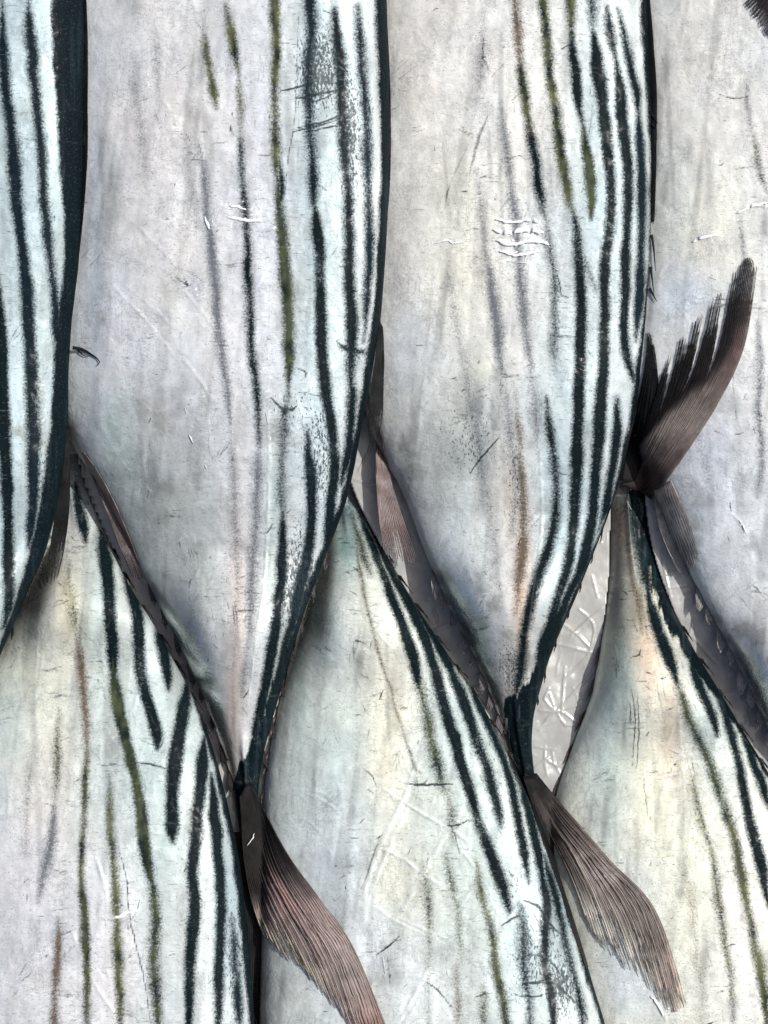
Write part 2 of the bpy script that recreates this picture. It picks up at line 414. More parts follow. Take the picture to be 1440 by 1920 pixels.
PAT['B'] = dict(stripes=[
    (OL, 4.5, .85, [(382, 66), (388, 100), (393, 130), (402, 180), (406, 205)], 4),
    (GY, 5, .62, [(372, 275), (384, 330), (389, 400), (396, 470), (404, 540), (410, 610), (416, 660), (426, 730), (432, 795)], 5),
    (BK, 3.5, .8, [(388, 330), (391, 420), (399, 500), (407, 580)], 4),
    (BK, 3.5, .8, [(412, 655), (420, 700), (428, 760)], 4),
    (OL, 6, .95, [(424, 10), (433, 60), (440, 100), (448, 150)], 5),
    (OL, 5, .7, [(448, 150), (451, 200), (450, 270)], 5),
    (BK, 6, .9, [(450, 260), (452, 330), (457, 375), (463, 420), (465, 500), (468, 560), (471, 640), (476, 700), (484, 760), (484, 830)], 5),
    (OL, 6.5, .95, [(518, -60), (516, 0), (518, 60), (516, 130), (514, 200), (517, 280), (520, 330)], 5),
    (BK, 4, .9, [(526, 300), (529, 350), (528, 400)], 3),
    (GR, 7, .98, [(520, 330), (526, 400), (532, 480), (537, 540), (540, 600), (541, 660), (541, 720)], 5),
    (BK, 4.5, .95, [(531, 440), (536, 520), (539, 600), (543, 700), (540, 760)], 4),
    (NV, 9, .8, [(541, 730), (536, 790), (530, 860), (527, 930), (529, 980)], 7),
    (BK, 8, 1, [(529, 960), (530, 1030), (526, 1100), (519, 1160), (508, 1230), (496, 1300), (482, 1370), (470, 1440)], 4),
    (NV, 8, .9, [(578, -60), (580, 0), (583, 60), (580, 120), (578, 180), (582, 240), (586, 300), (588, 350), (590, 400)], 6),
    (BK, 8.5, 1, [(589, 380), (594, 430), (599, 480), (600, 540), (603, 620), (606, 690), (613, 745), (620, 790), (624, 840), (626, 890), (621, 950), (616, 1000), (606, 1040)], 4),
    (BK, 8.5, 1, [(575, 815), (580, 870), (583, 920), (583, 970), (580, 1010), (572, 1060), (562, 1110), (548, 1170), (532, 1230), (516, 1300), (500, 1370)], 4),
    (BK, 8, .95, [(628, 20), (634, 80), (639, 140), (641, 200), (643, 250), (648, 310), (652, 370), (655, 450), (657, 540), (660, 620), (658, 700), (661, 750), (657, 810), (650, 860), (640, 910)], 5),
    (NV, 6, .95, [(670, 10), (676, 90), (682, 170), (686, 240), (690, 300), (692, 360)], 6),
    (NV, 7, .95, [(690, 350), (693, 430), (692, 500), (688, 560), (682, 640)], 5),
    (BK, 5, .9, [(640, 650), (660, 656), (690, 668)], 4),
    (BK, 9, .9, [(548, 1180), (530, 1250), (512, 1320)], 5),
    ],
    back=[(702, -60), (702, 0), (706, 100), (712, 200), (713, 350), (707, 450), (702, 550), (691, 640), (681, 700), (667, 790), (656, 850), (646, 900), (634, 950), (612, 1005), (586, 1070), (556, 1150), (530, 1230), (508, 1300), (484, 1360), (466, 1400), (448, 1440), (432, 1470), (420, 1540)],
    silver=(204, 206, 209),
    blobs=[(262, 130, 16, 90, (178, 178, 190), .5), (292, 230, 14, 70, (160, 164, 180), .5), (335, 120, 14, 60, (170, 172, 184), .5), (350, 190, 12, 40, (150, 154, 170), .5), (240, 300, 16, 120, (184, 184, 196), .5), (365, 540, 16, 40, (150, 154, 178), .5), (300, 480, 30, 40, (190, 190, 202), .5), (300, 250, 120, 300, (207, 204, 207), .7), (250, 900, 120, 260, (152, 161, 160), .8), (330, 760, 90, 120, (186, 188, 200), .6),
           (350, 1050, 70, 220, (150, 154, 154), .8), (446, 1130, 13, 220, (222, 204, 194), .8), (450, 950, 30, 130, (212, 206, 204), .6), (436, 1330, 14, 100, (176, 158, 154), .7),
           (600, 500, 80, 600, (172, 188, 195), .95), (515, 1000, 20, 240, (190, 203, 202), .9), (640, 150, 60, 150, (172, 188, 196), .9), (470, 450, 60, 400, (208, 210, 220), .8),
           (210, 830, 36, 90, (165, 182, 178), .5), (220, 600, 60, 90, (206, 208, 218), .8), (180, 450, 20, 300, (182, 188, 202), .8)],
    speck=[(600, 130, 60, 110, .95), (655, 260, 30, 200, .9), (640, 480, 50, 150, .45), (600, 850, 60, 170, .75), (560, 1100, 50, 160, .9), (260, 900, 90, 180, .46), (400, 1150, 60, 200, .45), (690, 300, 14, 300, .8), (440, 900, 50, 400, .35), (300, 200, 100, 200, .2), (545, 760, 60, 60, .6)])
PAT['B']['stripes'] += [(GY, 5, .5, [(432, 790), (438, 900), (442, 1000), (444, 1120), (440, 1250)], 7), (GY, 6, .55, [(484, 830), (482, 920), (476, 1040), (468, 1160), (456, 1300)], 7), (GY, 6, .45, [(352, 280), (358, 350), (368, 420)], 8), (GY, 7, .4, [(250, 130), (262, 220), (270, 320)], 9), (GY, 6, .42, [(290, 60), (296, 150), (304, 250)], 8)]
PAT['C'] = dict(stripes=[
    (GY, 6, .42, [(842, 520), (862, 640), (884, 760), (906, 880), (924, 1000), (938, 1120)], 9), (GY, 7, .5, [(942, 700), (956, 800), (966, 900), (962, 1000)], 8), (GY, 6, .5, [(996, 700), (1006, 780), (1010, 860)], 7), (GY, 7, .45, [(905, 20), (903, 120), (890, 220)], 9),
    (GY, 6, .6, [(938, 190), (944, 240), (952, 300), (958, 340)], 6),
    (GY, 7, .64, [(893, 320), (903, 390), (911, 470), (924, 560), (935, 640), (942, 700)], 6),
    (GY, 7, .7, [(956, 330), (966, 400), (972, 480), (979, 560), (988, 640), (996, 700)], 6),
    (BR, 6, .8, [(966, 740), (972, 800), (975, 850)], 6),
    (BR, 7, .86, [(972, 840), (978, 900), (983, 960), (980, 1020), (974, 1080), (968, 1150)], 6),
    (BR, 6, .85, [(962, -60), (964, 0), (970, 60), (974, 120)], 6),
    (OL, 5.5, .9, [(972, 100), (980, 150), (986, 200), (994, 250)], 5),
    (BK, 6, .95, [(988, 215), (998, 270), (1006, 320), (1013, 370), (1022, 410)], 5),
    (BK, 5.5, .7, [(1022, 410), (1031, 460), (1039, 530), (1040, 600), (1039, 660), (1043, 700)], 6),
    (BK, 7, .95, [(1024, 745), (1030, 800), (1037, 850), (1042, 900), (1040, 960), (1031, 1020), (1012, 1070), (996, 1120), (984, 1180), (976, 1250), (968, 1310)], 5),
    (OL, 6.5, .95, [(1018, -60), (1021, 30), (1028, 110), (1036, 180), (1046, 240), (1053, 300), (1063, 350), (1073, 400)], 5),
    (BK, 6, .8, [(1050, 270), (1057, 320), (1064, 360)], 4),
    (BK, 8.5, 1, [(1072, 390), (1083, 450), (1088, 520), (1090, 600), (1088, 690), (1084, 770), (1082, 850), (1078, 920), (1076, 980), (1066, 1050), (1051, 1105), (1036, 1160), (1020, 1220), (1004, 1280)], 4),
    (OL, 6.5, .95, [(1066, -60), (1069, 0), (1073, 70)], 5),
    (BK, 7, .98, [(1073, 60), (1078, 130), (1085, 190), (1092, 240)], 4),
    (GR, 7, .98, [(1091, 235), (1099, 280), (1106, 330), (1110, 380), (1108, 414)], 4),
    (NV, 8, .8, [(1108, -60), (1110, 0), (1113, 70)], 6),
    (BK, 8, 1, [(1113, 60), (1119, 120), (1127, 170), (1133, 230), (1140, 290), (1145, 340), (1145, 400), (1140, 450), (1135, 510), (1133, 600), (1131, 690), (1125, 770), (1121, 850), (1114, 920), (1110, 980), (1098, 1040), (1080, 1085), (1060, 1130), (1042, 1180), (1026, 1230)], 4),
    (NV, 6.5, .9, [(1138, 10), (1146, 70), (1154, 120)], 5),
    (BK, 7.5, 1, [(1152, 100), (1161, 160), (1167, 220), (1173, 280), (1178, 340), (1177, 400), (1173, 450), (1171, 540), (1169, 610), (1175, 670), (1188, 715)], 4),
    (BK, 5, .95, [(1158, 15), (1172, 70), (1183, 125), (1192, 170), (1196, 210)], 4),
    (NV, 6.5, .95, [(1195, 200), (1198, 250), (1202, 310), (1203, 380), (1203, 430), (1200, 500), (1198, 580), (1192, 640)], 4),
    (BK, 6.5, 1, [(1158, 748), (1157, 800), (1153, 850), (1146, 900), (1136, 950), (1122, 1000)], 4),
    (NV, 4, .7, [(1086, 450), (1100, 500), (1118, 545)], 5),
    ],
    back=[(1200, -60), (1198, 0), (1206, 100), (1213, 200), (1217, 300), (1218, 400), (1215, 500), (1208, 580), (1200, 640), (1188, 700), (1183, 760), (1172, 820), (1157, 890), (1143, 940), (1122, 1000), (1096, 1062), (1066, 1130), (1038, 1195), (1014, 1240), (992, 1275), (958, 1300), (942, 1340), (950, 1420), (958, 1500)],
    silver=(212, 212, 213),
    blobs=[(800, 200, 80, 260, (218, 214, 211), .8), (860, 470, 80, 170, (224, 221, 204), .6), (770, 660, 60, 120, (204, 210, 218), .7), (850, 850, 100, 150, (162, 169, 168), .8),
           (860, 1080, 60, 120, (196, 204, 208), .7), (980, 1130, 17, 150, (224, 194, 170), .95), (960, 930, 30, 100, (216, 206, 196), .7), (950, 1270, 30, 60, (140, 128, 124), .7),
           (1130, 350, 90, 600, (172, 188, 195), .9), (1060, 950, 70, 300, (172, 188, 195), .95), (1000, 150, 60, 200, (220, 220, 217), .7), (900, 1200, 40, 70, (170, 178, 184), .7),
           (1000, 470, 50, 60, (232, 236, 240), .8), (905, 690, 20, 24, (206, 206, 188), .5)],
    speck=[(1130, 200, 70, 260, .45), (880, 830, 90, 130, .62), (965, 900, 36, 200, .6), (1100, 800, 80, 300, .35), (950, 420, 60, 120, .3), (960, 1250, 50, 90, .7), (850, 1000, 80, 160, .35), (1180, 450, 30, 300, .5)])
PAT['D'] = dict(stripes=[
    (GY, 5, .55, [(1398, 150), (1402, 200), (1410, 240)], 5),
    (OL, 4.5, .7, [(1412, 250), (1420, 290), (1428, 330), (1438, 360)], 5),
    (GY, 5, .5, [(1388, 400), (1392, 460), (1400, 520)], 5),
    (GY, 5, .55, [(1420, 600), (1427, 690), (1422, 770), (1430, 850), (1420, 930)], 6),
    (GY, 5, .4, [(1300, 760), (1312, 840), (1330, 900)], 8),
    ],
    back=[(1760, -60), (1760, 700), (1690, 1000), (1600, 1200), (1540, 1350), (1500, 1560)],
    silver=(212, 213, 215),
    blobs=[(1300, 120, 80, 160, (216, 215, 212), .7), (1320, 420, 90, 130, (220, 219, 207), .7), (1290, 560, 60, 50, (196, 206, 222), .7), (1330, 840, 70, 100, (196, 200, 214), .7),
           (1400, 1000, 90, 140, (214, 218, 224), .7), (1260, 870, 30, 60, (196, 198, 206), .5), (1300, 1000, 40, 80, (196, 204, 214), .6), (1420, 1180, 60, 80, (212, 212, 216), .6)],
    speck=[(1420, 780, 30, 120, .5), (1280, 950, 60, 120, .22), (1300, 250, 80, 100, .2)])
PAT['E'] = dict(stripes=[
    (BK, 8, 1, [(142, 905), (147, 950), (155, 990), (160, 1016)], 4),
    (OL, 8, .62, [(128, 1050), (130, 1090), (137, 1140), (143, 1190)], 7),
    (BR, 4.5, .8, [(143, 1190), (152, 1250), (157, 1300), (161, 1360), (163, 1420)], 5),
    (OL, 4.8, .9, [(163, 1400), (159, 1480), (156, 1550), (153, 1640), (157, 1700), (160, 1770), (163, 1850), (164, 1980)], 4),
    (BK, 3, .8, [(155, 1650), (157, 1690), (158, 1730)], 4),
    (OL, 5, .66, [(112, 1330), (106, 1400), (107, 1450), (102, 1510)], 5),
    (GY, 6, .68, [(102, 1510), (95, 1580), (82, 1640), (70, 1690)], 6),
    (BR, 6, .85, [(108, 1720), (108, 1770), (104, 1840), (100, 1910), (98, 1980)], 5),
    (GY, 4, .5, [(60, 1400), (52, 1500), (46, 1600)], 8),
    (OL, 6, .95, [(204, 1455), (207, 1510), (208, 1570), (213, 1640), (217, 1700), (220, 1780), (224, 1850), (228, 1980)], 5),
    (BK, 4, .85, [(205, 1480), (209, 1530), (211, 1580)], 5),
    (BK, 4, .7, [(216, 1730), (221, 1800), (225, 1860)], 5),
    (BK, 9, 1, [(188, 990), (196, 1040), (203, 1100), (206, 1170), (212, 1225), (217, 1290)], 4),
    (GR, 8, 1, [(213, 1230), (218, 1300), (225, 1345), (234, 1380), (245, 1425), (256, 1475), (265, 1530), (272, 1600), (284, 1660)], 4),
    (BK, 5, .8, [(216, 1290), (222, 1330), (232, 1370)], 4),
    (GR, 9, .86, [(278, 1630), (288, 1680), (293, 1730), (289, 1800), (293, 1860), (296, 1980)], 6),
    (BK, 10, 1, [(228, 1040), (244, 1100), (258, 1150), (260, 1200), (263, 1250), (272, 1300), (286, 1340), (294, 1375), (294, 1405)], 4),
    (BK, 8, 1, [(296, 1150), (303, 1200), (311, 1245), (317, 1292)], 4),
    (BK, 10, 1, [(352, 1270), (347, 1320), (335, 1380), (326, 1440), (322, 1500), (322, 1560), (324, 1580)], 4),
    (BK, 8.5, 1, [(384, 1380), (380, 1430), (374, 1490), (367, 1560), (362, 1640), (365, 1700), (359, 1770), (356, 1840), (350, 1980)], 4),
    (BK, 8, 1, [(396, 1450), (402, 1520), (408, 1590), (414, 1660), (415, 1720), (411, 1790), (409, 1850), (408, 1980)], 4),
    (NV, 6, .9, [(432, 1720), (440, 1790), (446, 1860), (450, 1980)], 5),
    ],
    back=[(168, 850), (176, 900), (200, 960), (240, 1056), (286, 1140), (330, 1225), (352, 1280), (374, 1345), (394, 1415), (408, 1475), (426, 1560), (441, 1650), (451, 1750), (460, 1850), (468, 1980)],
    silver=(206, 208, 212),
    blobs=[(430, 1700, 40, 280, (156, 171, 180), .9), (345, 1350, 30, 160, (168, 184, 188), .7), (80, 1300, 90, 170, (216, 216, 200), .9), (100, 1480, 60, 160, (214, 208, 200), .6), (290, 1500, 130, 400, (176, 190, 190), .95), (60, 1700, 70, 200, (204, 202, 210), .7), (190, 1800, 60, 160, (214, 212, 220), .7),
           (130, 1130, 30, 80, (220, 212, 180), .7), (190, 1150, 30, 150, (196, 212, 208), .8), (230, 1750, 60, 160, (212, 212, 214), .7), (10, 1330, 40, 120, (186, 200, 198), .6), (140, 900, 24, 90, (120, 130, 145), .8)],
    speck=[(300, 1420, 90, 60, .45), (370, 1700, 60, 240, .5), (330, 1580, 40, 80, .5), (440, 1800, 30, 200, .7), (110, 1650, 60, 300, .2), (170, 940, 30, 80, .6)])
PAT['F'] = dict(stripes=[
    (BR, 2.0, .8, [(668, 1020), (676, 1075), (688, 1130), (700, 1180), (712, 1230), (730, 1290), (745, 1340), (762, 1395), (780, 1440), (790, 1450)], 3),
    (GR, 7, .8, [(658, 960), (672, 1010), (684, 1050), (696, 1080)], 6),
    (BK, 7.5, 1, [(672, 960), (694, 1015), (714, 1065), (735, 1120), (752, 1165), (768, 1210), (782, 1260), (790, 1300)], 4),
    (GR, 8, .82, [(782, 1255), (792, 1300), (802, 1350), (812, 1400), (822, 1440), (838, 1490)], 7),
    (OL, 6, .7, [(840, 1480), (846, 1530), (849, 1580)], 6),
    (OL, 5, .62, [(836, 1600), (845, 1650), (856, 1700), (862, 1760), (866, 1800)], 6),
    (OL, 5, .6, [(792, 1620), (800, 1670), (803, 1720), (805, 1780), (804, 1850), (806, 1980)], 6),
    (BK, 8, 1, [(690, 980), (718, 1035), (750, 1100), (780, 1155), (804, 1215), (822, 1280), (838, 1340), (854, 1390), (868, 1440), (884, 1490), (894, 1530), (912, 1580), (928, 1622), (944, 1662), (956, 1710)], 4),
    (BK, 7.5, 1, [(770, 1110), (800, 1165), (832, 1225), (858, 1285), (878, 1340), (894, 1390), (910, 1435), (922, 1480), (934, 1520), (940, 1552)], 4),
    (OL, 6.5, .85, [(893, 1620), (902, 1665), (912, 1710), (922, 1760), (930, 1820), (944, 1880), (954, 1980)], 5),
    (BK, 6, 1, [(876, 1275), (902, 1330), (928, 1390), (950, 1440), (964, 1490), (972, 1540), (984, 1600), (992, 1655)], 4),
    (BK, 6, 1, [(960, 1430), (984, 1490), (1000, 1560), (1012, 1620), (1024, 1690), (1022, 1750), (1022, 1810), (1034, 1870), (1040, 1980)], 4),
    (NV, 6, .9, [(976, 1700), (980, 1750), (982, 1810), (990, 1870), (996, 1980)], 6),
    (BK, 5, .9, [(1018, 1600), (1032, 1650), (1045, 1700), (1062, 1760), (1078, 1840), (1092, 1900), (1100, 1980)], 5),
    (OL, 5, .7, [(905, 1850), (908, 1900), (912, 1980)], 6),
    (BR, 5, .7, [(856, 1800), (858, 1850), (861, 1920), (862, 1980)], 6),
    ],
    back=[(664, 880), (668, 935), (698, 1000), (730, 1058), (780, 1140), (836, 1226), (890, 1304), (936, 1388), (974, 1470), (1012, 1565), (1046, 1665), (1080, 1770), (1106, 1860), (1128, 1930), (1145, 2000)],
    silver=(208, 213, 212),
    blobs=[(620, 1450, 70, 160, (190, 204, 202), .9), (640, 1650, 80, 160, (196, 204, 214), .8), (735, 1370, 46, 220, (225, 220, 200), .9), (1050, 1700, 40, 260, (162, 177, 184), .8), (690, 1150, 30, 120, (216, 218, 206), .9), (740, 1660, 40, 50, (222, 220, 200), .7),
           (820, 1600, 80, 140, (220, 221, 210), .8), (900, 1450, 110, 300, (176, 190, 190), .9), (650, 1030, 24, 60, (120, 150, 148), .85), (648, 950, 30, 70, (60, 86, 90), .95), (700, 1820, 90, 90, (210, 214, 220), .7), (1000, 1780, 80, 140, (172, 188, 195), .9),
           (560, 1250, 20, 160, (140, 158, 156), .7), (600, 1180, 30, 80, (180, 194, 190), .7)],
    speck=[(1010, 1800, 80, 110, .72), (960, 1650, 60, 80, .6), (940, 1400, 60, 160, .6), (800, 1450, 60, 100, .3), (840, 1700, 60, 100, .3), (700, 1100, 40, 80, .4), (1050, 1850, 40, 100, .9), (950, 1870, 60, 60, .5)])
PAT['G'] = dict(stripes=[
    (BR, 3, .8, [(1168, 960), (1176, 1030), (1186, 1090), (1198, 1140), (1206, 1190)], 4),
    (OL, 3, .7, [(1180, 1040), (1190, 1090), (1204, 1140), (1215, 1200)], 4),
    (BR, 3, .7, [(1158, 940), (1160, 1000), (1164, 1050)], 4),
    (BK, 10, 1, [(1182, 890), (1190, 950), (1200, 1010), (1212, 1080), (1222, 1140)], 6),
    (BK, 8, 1, [(1214, 1100), (1226, 1160), (1240, 1200), (1256, 1240), (1272, 1285)], 4),
    (GR, 6.5, .95, [(1268, 1270), (1280, 1310), (1294, 1350), (1310, 1390), (1330, 1432), (1346, 1480), (1358, 1525)], 6),
    (OL, 5.5, .92, [(1358, 1500), (1370, 1545), (1380, 1580), (1390, 1640), (1398, 1690), (1409, 1740), (1421, 1800), (1431, 1860), (1444, 1980)], 5),
    (BK, 3.5, .8, [(1290, 1340), (1302, 1372), (1312, 1392)], 5), (BK, 4, .85, [(1352, 1500), (1362, 1530), (1372, 1556)], 5),
    (BK, 3.5, .8, [(1408, 1740), (1420, 1790), (1432, 1850)], 5),
    (BK, 6, 1, [(1290, 1225), (1304, 1262), (1320, 1305), (1336, 1345), (1345, 1378)], 4),
    (BK, 7.5, 1, [(1340, 1290), (1354, 1325), (1370, 1372), (1384, 1430), (1396, 1490), (1410, 1555), (1426, 1620), (1442, 1700)], 4),
    (BK, 7, 1, [(1392, 1380), (1412, 1425), (1432, 1480), (1455, 1560)], 4),
    (OL, 3.6, .75, [(1296, 1455), (1306, 1500), (1320, 1550), (1334, 1595), (1341, 1640), (1347, 1700), (1360, 1770), (1370, 1840), (1379, 1980)], 5),
    (BR, 3, .5, [(1282, 1610), (1290, 1660), (1298, 1710), (1306, 1780), (1314, 1850), (1320, 1980)], 7),
    ],
    back=[(1186, 880), (1194, 950), (1206, 1040), (1222, 1100), (1243, 1155), (1276, 1215), (1300, 1258), (1335, 1300), (1365, 1345), (1402, 1400), (1440, 1462), (1500, 1570), (1560, 1720), (1620, 1980)],
    silver=(216, 217, 208),
    blobs=[(1150, 1450, 50, 170, (190, 206, 206), .95), (1160, 1250, 30, 120, (172, 190, 188), .9), (1240, 1500, 64, 200, (224, 222, 205), 1.0), (1215, 1220, 22, 90, (232, 206, 182), .8), (1262, 1380, 20, 90, (236, 204, 180), .95),
           (1300, 1440, 18, 60, (232, 208, 178), .8), (1165, 960, 34, 150, (54, 44, 44), 1.0), (1146, 1010, 18, 150, (40, 36, 38), 1.0), (1156, 1110, 20, 80, (104, 106, 108), .85), (1195, 1130, 18, 70, (150, 142, 122), .85), (1330, 1380, 60, 160, (176, 190, 190), .9),
           (1370, 1750, 60, 200, (226, 222, 224), .7), (1180, 1750, 60, 120, (204, 212, 222), .8), (1300, 1700, 70, 220, (222, 221, 206), .8), (1200, 1850, 80, 60, (212, 216, 222), .7), (1200, 960, 20, 90, (28, 36, 38), .95)],
    speck=[(1180, 1250, 60, 80, .4), (1190, 1000, 40, 90, .5), (1210, 1420, 40, 120, .25), (1330, 1500, 50, 150, .3)])

# explicit scratches (dark) and creases (raised film folds) by fish: (points, half width, strength)
SCR = {
 'B': [([(527, 170), (560, 164), (588, 156)], 2.2, 1), ([(556, 184), (600, 176), (640, 168)], 3.2, 1), ([(560, 180), (590, 190), (630, 172)], 2, .9), ([(552, 248), (590, 236), (630, 226)], 2.2, 1), ([(556, 240), (600, 230), (642, 216)], 2.2, 1), ([(575, 248), (610, 240), (644, 234)], 2.0, 1),
       ([(596, 60), (612, 70)], 3, .8), ([(606, 20), (622, 26)], 4, .9), ([(600, 350), (614, 358)], 3, .9), ([(622, 478), (632, 462)], 1.8, .9), ([(528, 80), (555, 84)], 1.6, .8), ([(560, 30), (558, 120), (552, 220), (540, 290), (534, 360)], 1.0, .75),
       ([(506, 520), (504, 600), (500, 680)], .8, .5), ([(632, 640), (648, 656), (676, 662), (694, 650)], 3.0, 1), ([(640, 660), (625, 664)], 2, .8), ([(655, 630), (668, 664), (690, 690)], 2.4, .95), ([(508, 745), (530, 768), (548, 770), (556, 762)], 3, .9), ([(530, 742), (534, 766), (526, 790)], 2.4, .8), ([(556, 690), (576, 698), (574, 706)], 2, .9), ([(560, 735), (600, 742), (620, 766)], 1.4, .8),
       ([(560, 780), (600, 786), (616, 804)], 1.3, .7), ([(498, 850), (530, 855)], 1.4, .8), ([(602, 820), (606, 830)], 4, 1), ([(276, 934), (280, 916)], 1.6, .9), ([(376, 246), (390, 249)], 1.4, .8), ([(397, 270), (428, 266)], 1.3, .8), ([(432, 234), (434, 246), (445, 256)], 1.4, .8), ([(483, 290), (506, 292)], 1.5, .8), ([(333, 1042), (344, 1048)], 1.4, .7), ([(488, 1000), (500, 1000), (510, 980)], 1.8, .8), ([(330, 540), (362, 536)], 1.2, .6),
       ([(332, 138), (348, 122)], 4, .5), ([(290, 210), (302, 240)], 5, .45), ([(330, 520), (352, 536), (345, 520)], 3, .6), ([(380, 180), (392, 172)], 1.3, .5)],
 'C': [([(734, 138), (765, 112)], 1.2, .8), ([(745, 152), (782, 120)], 1.2, .8), ([(738, 128), (760, 108)], 1.0, .7), ([(880, 886), (912, 846), (936, 820)], 1.8, .95), ([(936, 820), (955, 836)], 1.2, .6), ([(908, 70), (905, 110), (916, 130)], 1.6, .7), ([(920, 145), (945, 120)], 1.6, .7), ([(880, 330), (898, 260), (915, 215)], 6, .34), ([(838, 360), (860, 310), (885, 260)], 4, .26), ([(835, 390), (838, 360), (845, 345)], 3, .5), ([(872, 432), (898, 430)], 1.8, .85),
       ([(1052, 92), (1066, 82)], 3, .95), ([(1066, 70), (1068, 62), (1105, 68)], 1.4, .8), ([(1120, 160), (1134, 145), (1148, 152)], 2.6, .9), ([(1110, 180), (1140, 188)], 3.4, .9), ([(1108, 160), (1105, 178)], 1.8, .8), ([(960, 190), (984, 170)], 1.8, .7), ([(1112, 198), (1106, 240), (1100, 270)], 1.0, .7), ([(1180, 262), (1192, 272)], 3, .9), ([(1168, 385), (1176, 376), (1180, 400)], 2, .9), ([(1096, 350), (1092, 362)], 2, .9), ([(1038, 500), (1048, 530), (1050, 550), (1066, 560)], 1.6, .8), ([(985, 548), (1040, 550)], 1.2, .6), ([(1030, 882), (1065, 890), (1100, 900)], 1.2, .7),
       ([(938, 300), (975, 292), (985, 300)], 1.6, .6), ([(900, 310), (960, 304)], 1.2, .6), ([(1170, 150), (1176, 140)], 2, .8), ([(1100, 655), (1112, 670)], 2, .9), ([(1098, 732), (1110, 734)], 1.6, .9), ([(1044, 1008), (1058, 1008)], 1.4, .8), ([(812, 430), (862, 424)], 1.0, .5), ([(782, 460), (790, 450), (810, 440)], 1, .35), ([(750, 540), (764, 512), (766, 548)], 1.2, .5)],
 'D': [([(1345, 175), (1372, 185), (1400, 183)], 1.5, .8), ([(1245, 45), (1250, 52), (1260, 50)], 1.5, .5), ([(1255, 26), (1280, 4)], 1.2, .6), ([(1240, 70), (1255, 64)], 2.2, .4)],
 'E': [([(256, 1430), (285, 1434), (312, 1441)], 2.2, 1), ([(345, 1635), (350, 1620)], 3, .9), ([(260, 1385), (300, 1400), (310, 1380)], 1.3, .8), ([(288, 1400), (300, 1385), (316, 1370)], 1.3, .8), ([(330, 1500), (345, 1485)], 1.3, .8), ([(335, 1525), (360, 1518)], 1.3, .8), ([(222, 1590), (236, 1640), (242, 1700), (256, 1780), (270, 1840), (283, 1920)], 1.1, .85), ([(124, 1138), (150, 1176), (180, 1212)], 1.2, .55), ([(92, 1345), (112, 1380)], 1.3, .5), ([(128, 1148), (160, 1188)], 1.0, .5),
       ([(160, 1400), (185, 1420), (192, 1450)], 1.2, .5), ([(88, 1790), (86, 1794)], 3, .9), ([(95, 1525), (103, 1535)], 3, .6), ([(165, 1490), (200, 1510)], 2.2, .4), ([(168, 1535), (200, 1556)], 2.6, .4), ([(240, 1190), (258, 1180), (268, 1200)], 1.2, .6), ([(306, 1840), (330, 1856)], 1.3, .6)],
 'F': [([(755, 1468), (780, 1472), (815, 1470), (850, 1472)], 2.2, 1), ([(840, 1550), (862, 1548), (878, 1538)], 2.6, 1), ([(842, 1540), (856, 1570), (862, 1600)], 1.2, .8), ([(706, 1790), (730, 1772), (750, 1754)], 2.2, .8), ([(682, 1440), (698, 1455), (706, 1475)], 1.6, .7), ([(800, 1622), (802, 1600)], 1.6, .8), ([(835, 1795), (838, 1830)], 1.4, .7), ([(798, 1842), (820, 1855), (842, 1882)], 2.2, .8), ([(890, 1870), (905, 1864), (925, 1862)], 2.2, .8), ([(735, 1437), (745, 1415)], 1.4, .6), ([(678, 1668), (690, 1640), (700, 1600), (712, 1570)], 3.2, .42), ([(765, 1470), (775, 1440), (770, 1420)], 2, .4),
       ([(940, 1735), (960, 1722), (975, 1716)], 3, .95), ([(980, 1690), (1010, 1700), (1030, 1735), (1060, 1760)], 4, .9), ([(980, 1845), (1020, 1838), (1040, 1840), (1056, 1860), (1080, 1880)], 4.5, 1), ([(990, 1790), (1030, 1800), (1066, 1850)], 2.6, 1), ([(996, 1736), (1002, 1746)], 4, 1), ([(1010, 1745), (1036, 1740), (1040, 1760)], 2.6, 1), ([(965, 1864), (1000, 1868), (1040, 1860)], 2.6, .9), ([(1050, 1730), (1060, 1790), (1080, 1800)], 2.4, .9), ([(1070, 1870), (1098, 1900), (1104, 1918)], 3, .95), ([(935, 1570), (955, 1560)], 1.5, .8),
       ([(800, 1290), (830, 1322), (850, 1370)], 1.4, .8), ([(790, 1196), (745, 1240)], 1.0, .4), ([(738, 1186), (762, 1158)], 1.8, .9), ([(653, 1072), (672, 1068)], 1.6, .8)],
 'G': [([(1185, 1290), (1190, 1350), (1186, 1420)], 1.3, .8), ([(1196, 1300), (1198, 1370), (1192, 1440)], 1.2, .8), ([(1184, 1232), (1200, 1228), (1202, 1218)], 1.8, .8), ([(1192, 1278), (1214, 1276)], 2, .8), ([(1205, 1440), (1210, 1500), (1216, 1540)], 1.1, .6), ([(1255, 1440), (1260, 1450)], 1.8, .6), ([(1216, 1610), (1245, 1606)], 1.1, .4), ([(1276, 1380), (1300, 1470), (1318, 1540), (1350, 1600), (1390, 1690)], 0.9, .5), ([(1299, 1724), (1301, 1726)], 3, .6)],
}
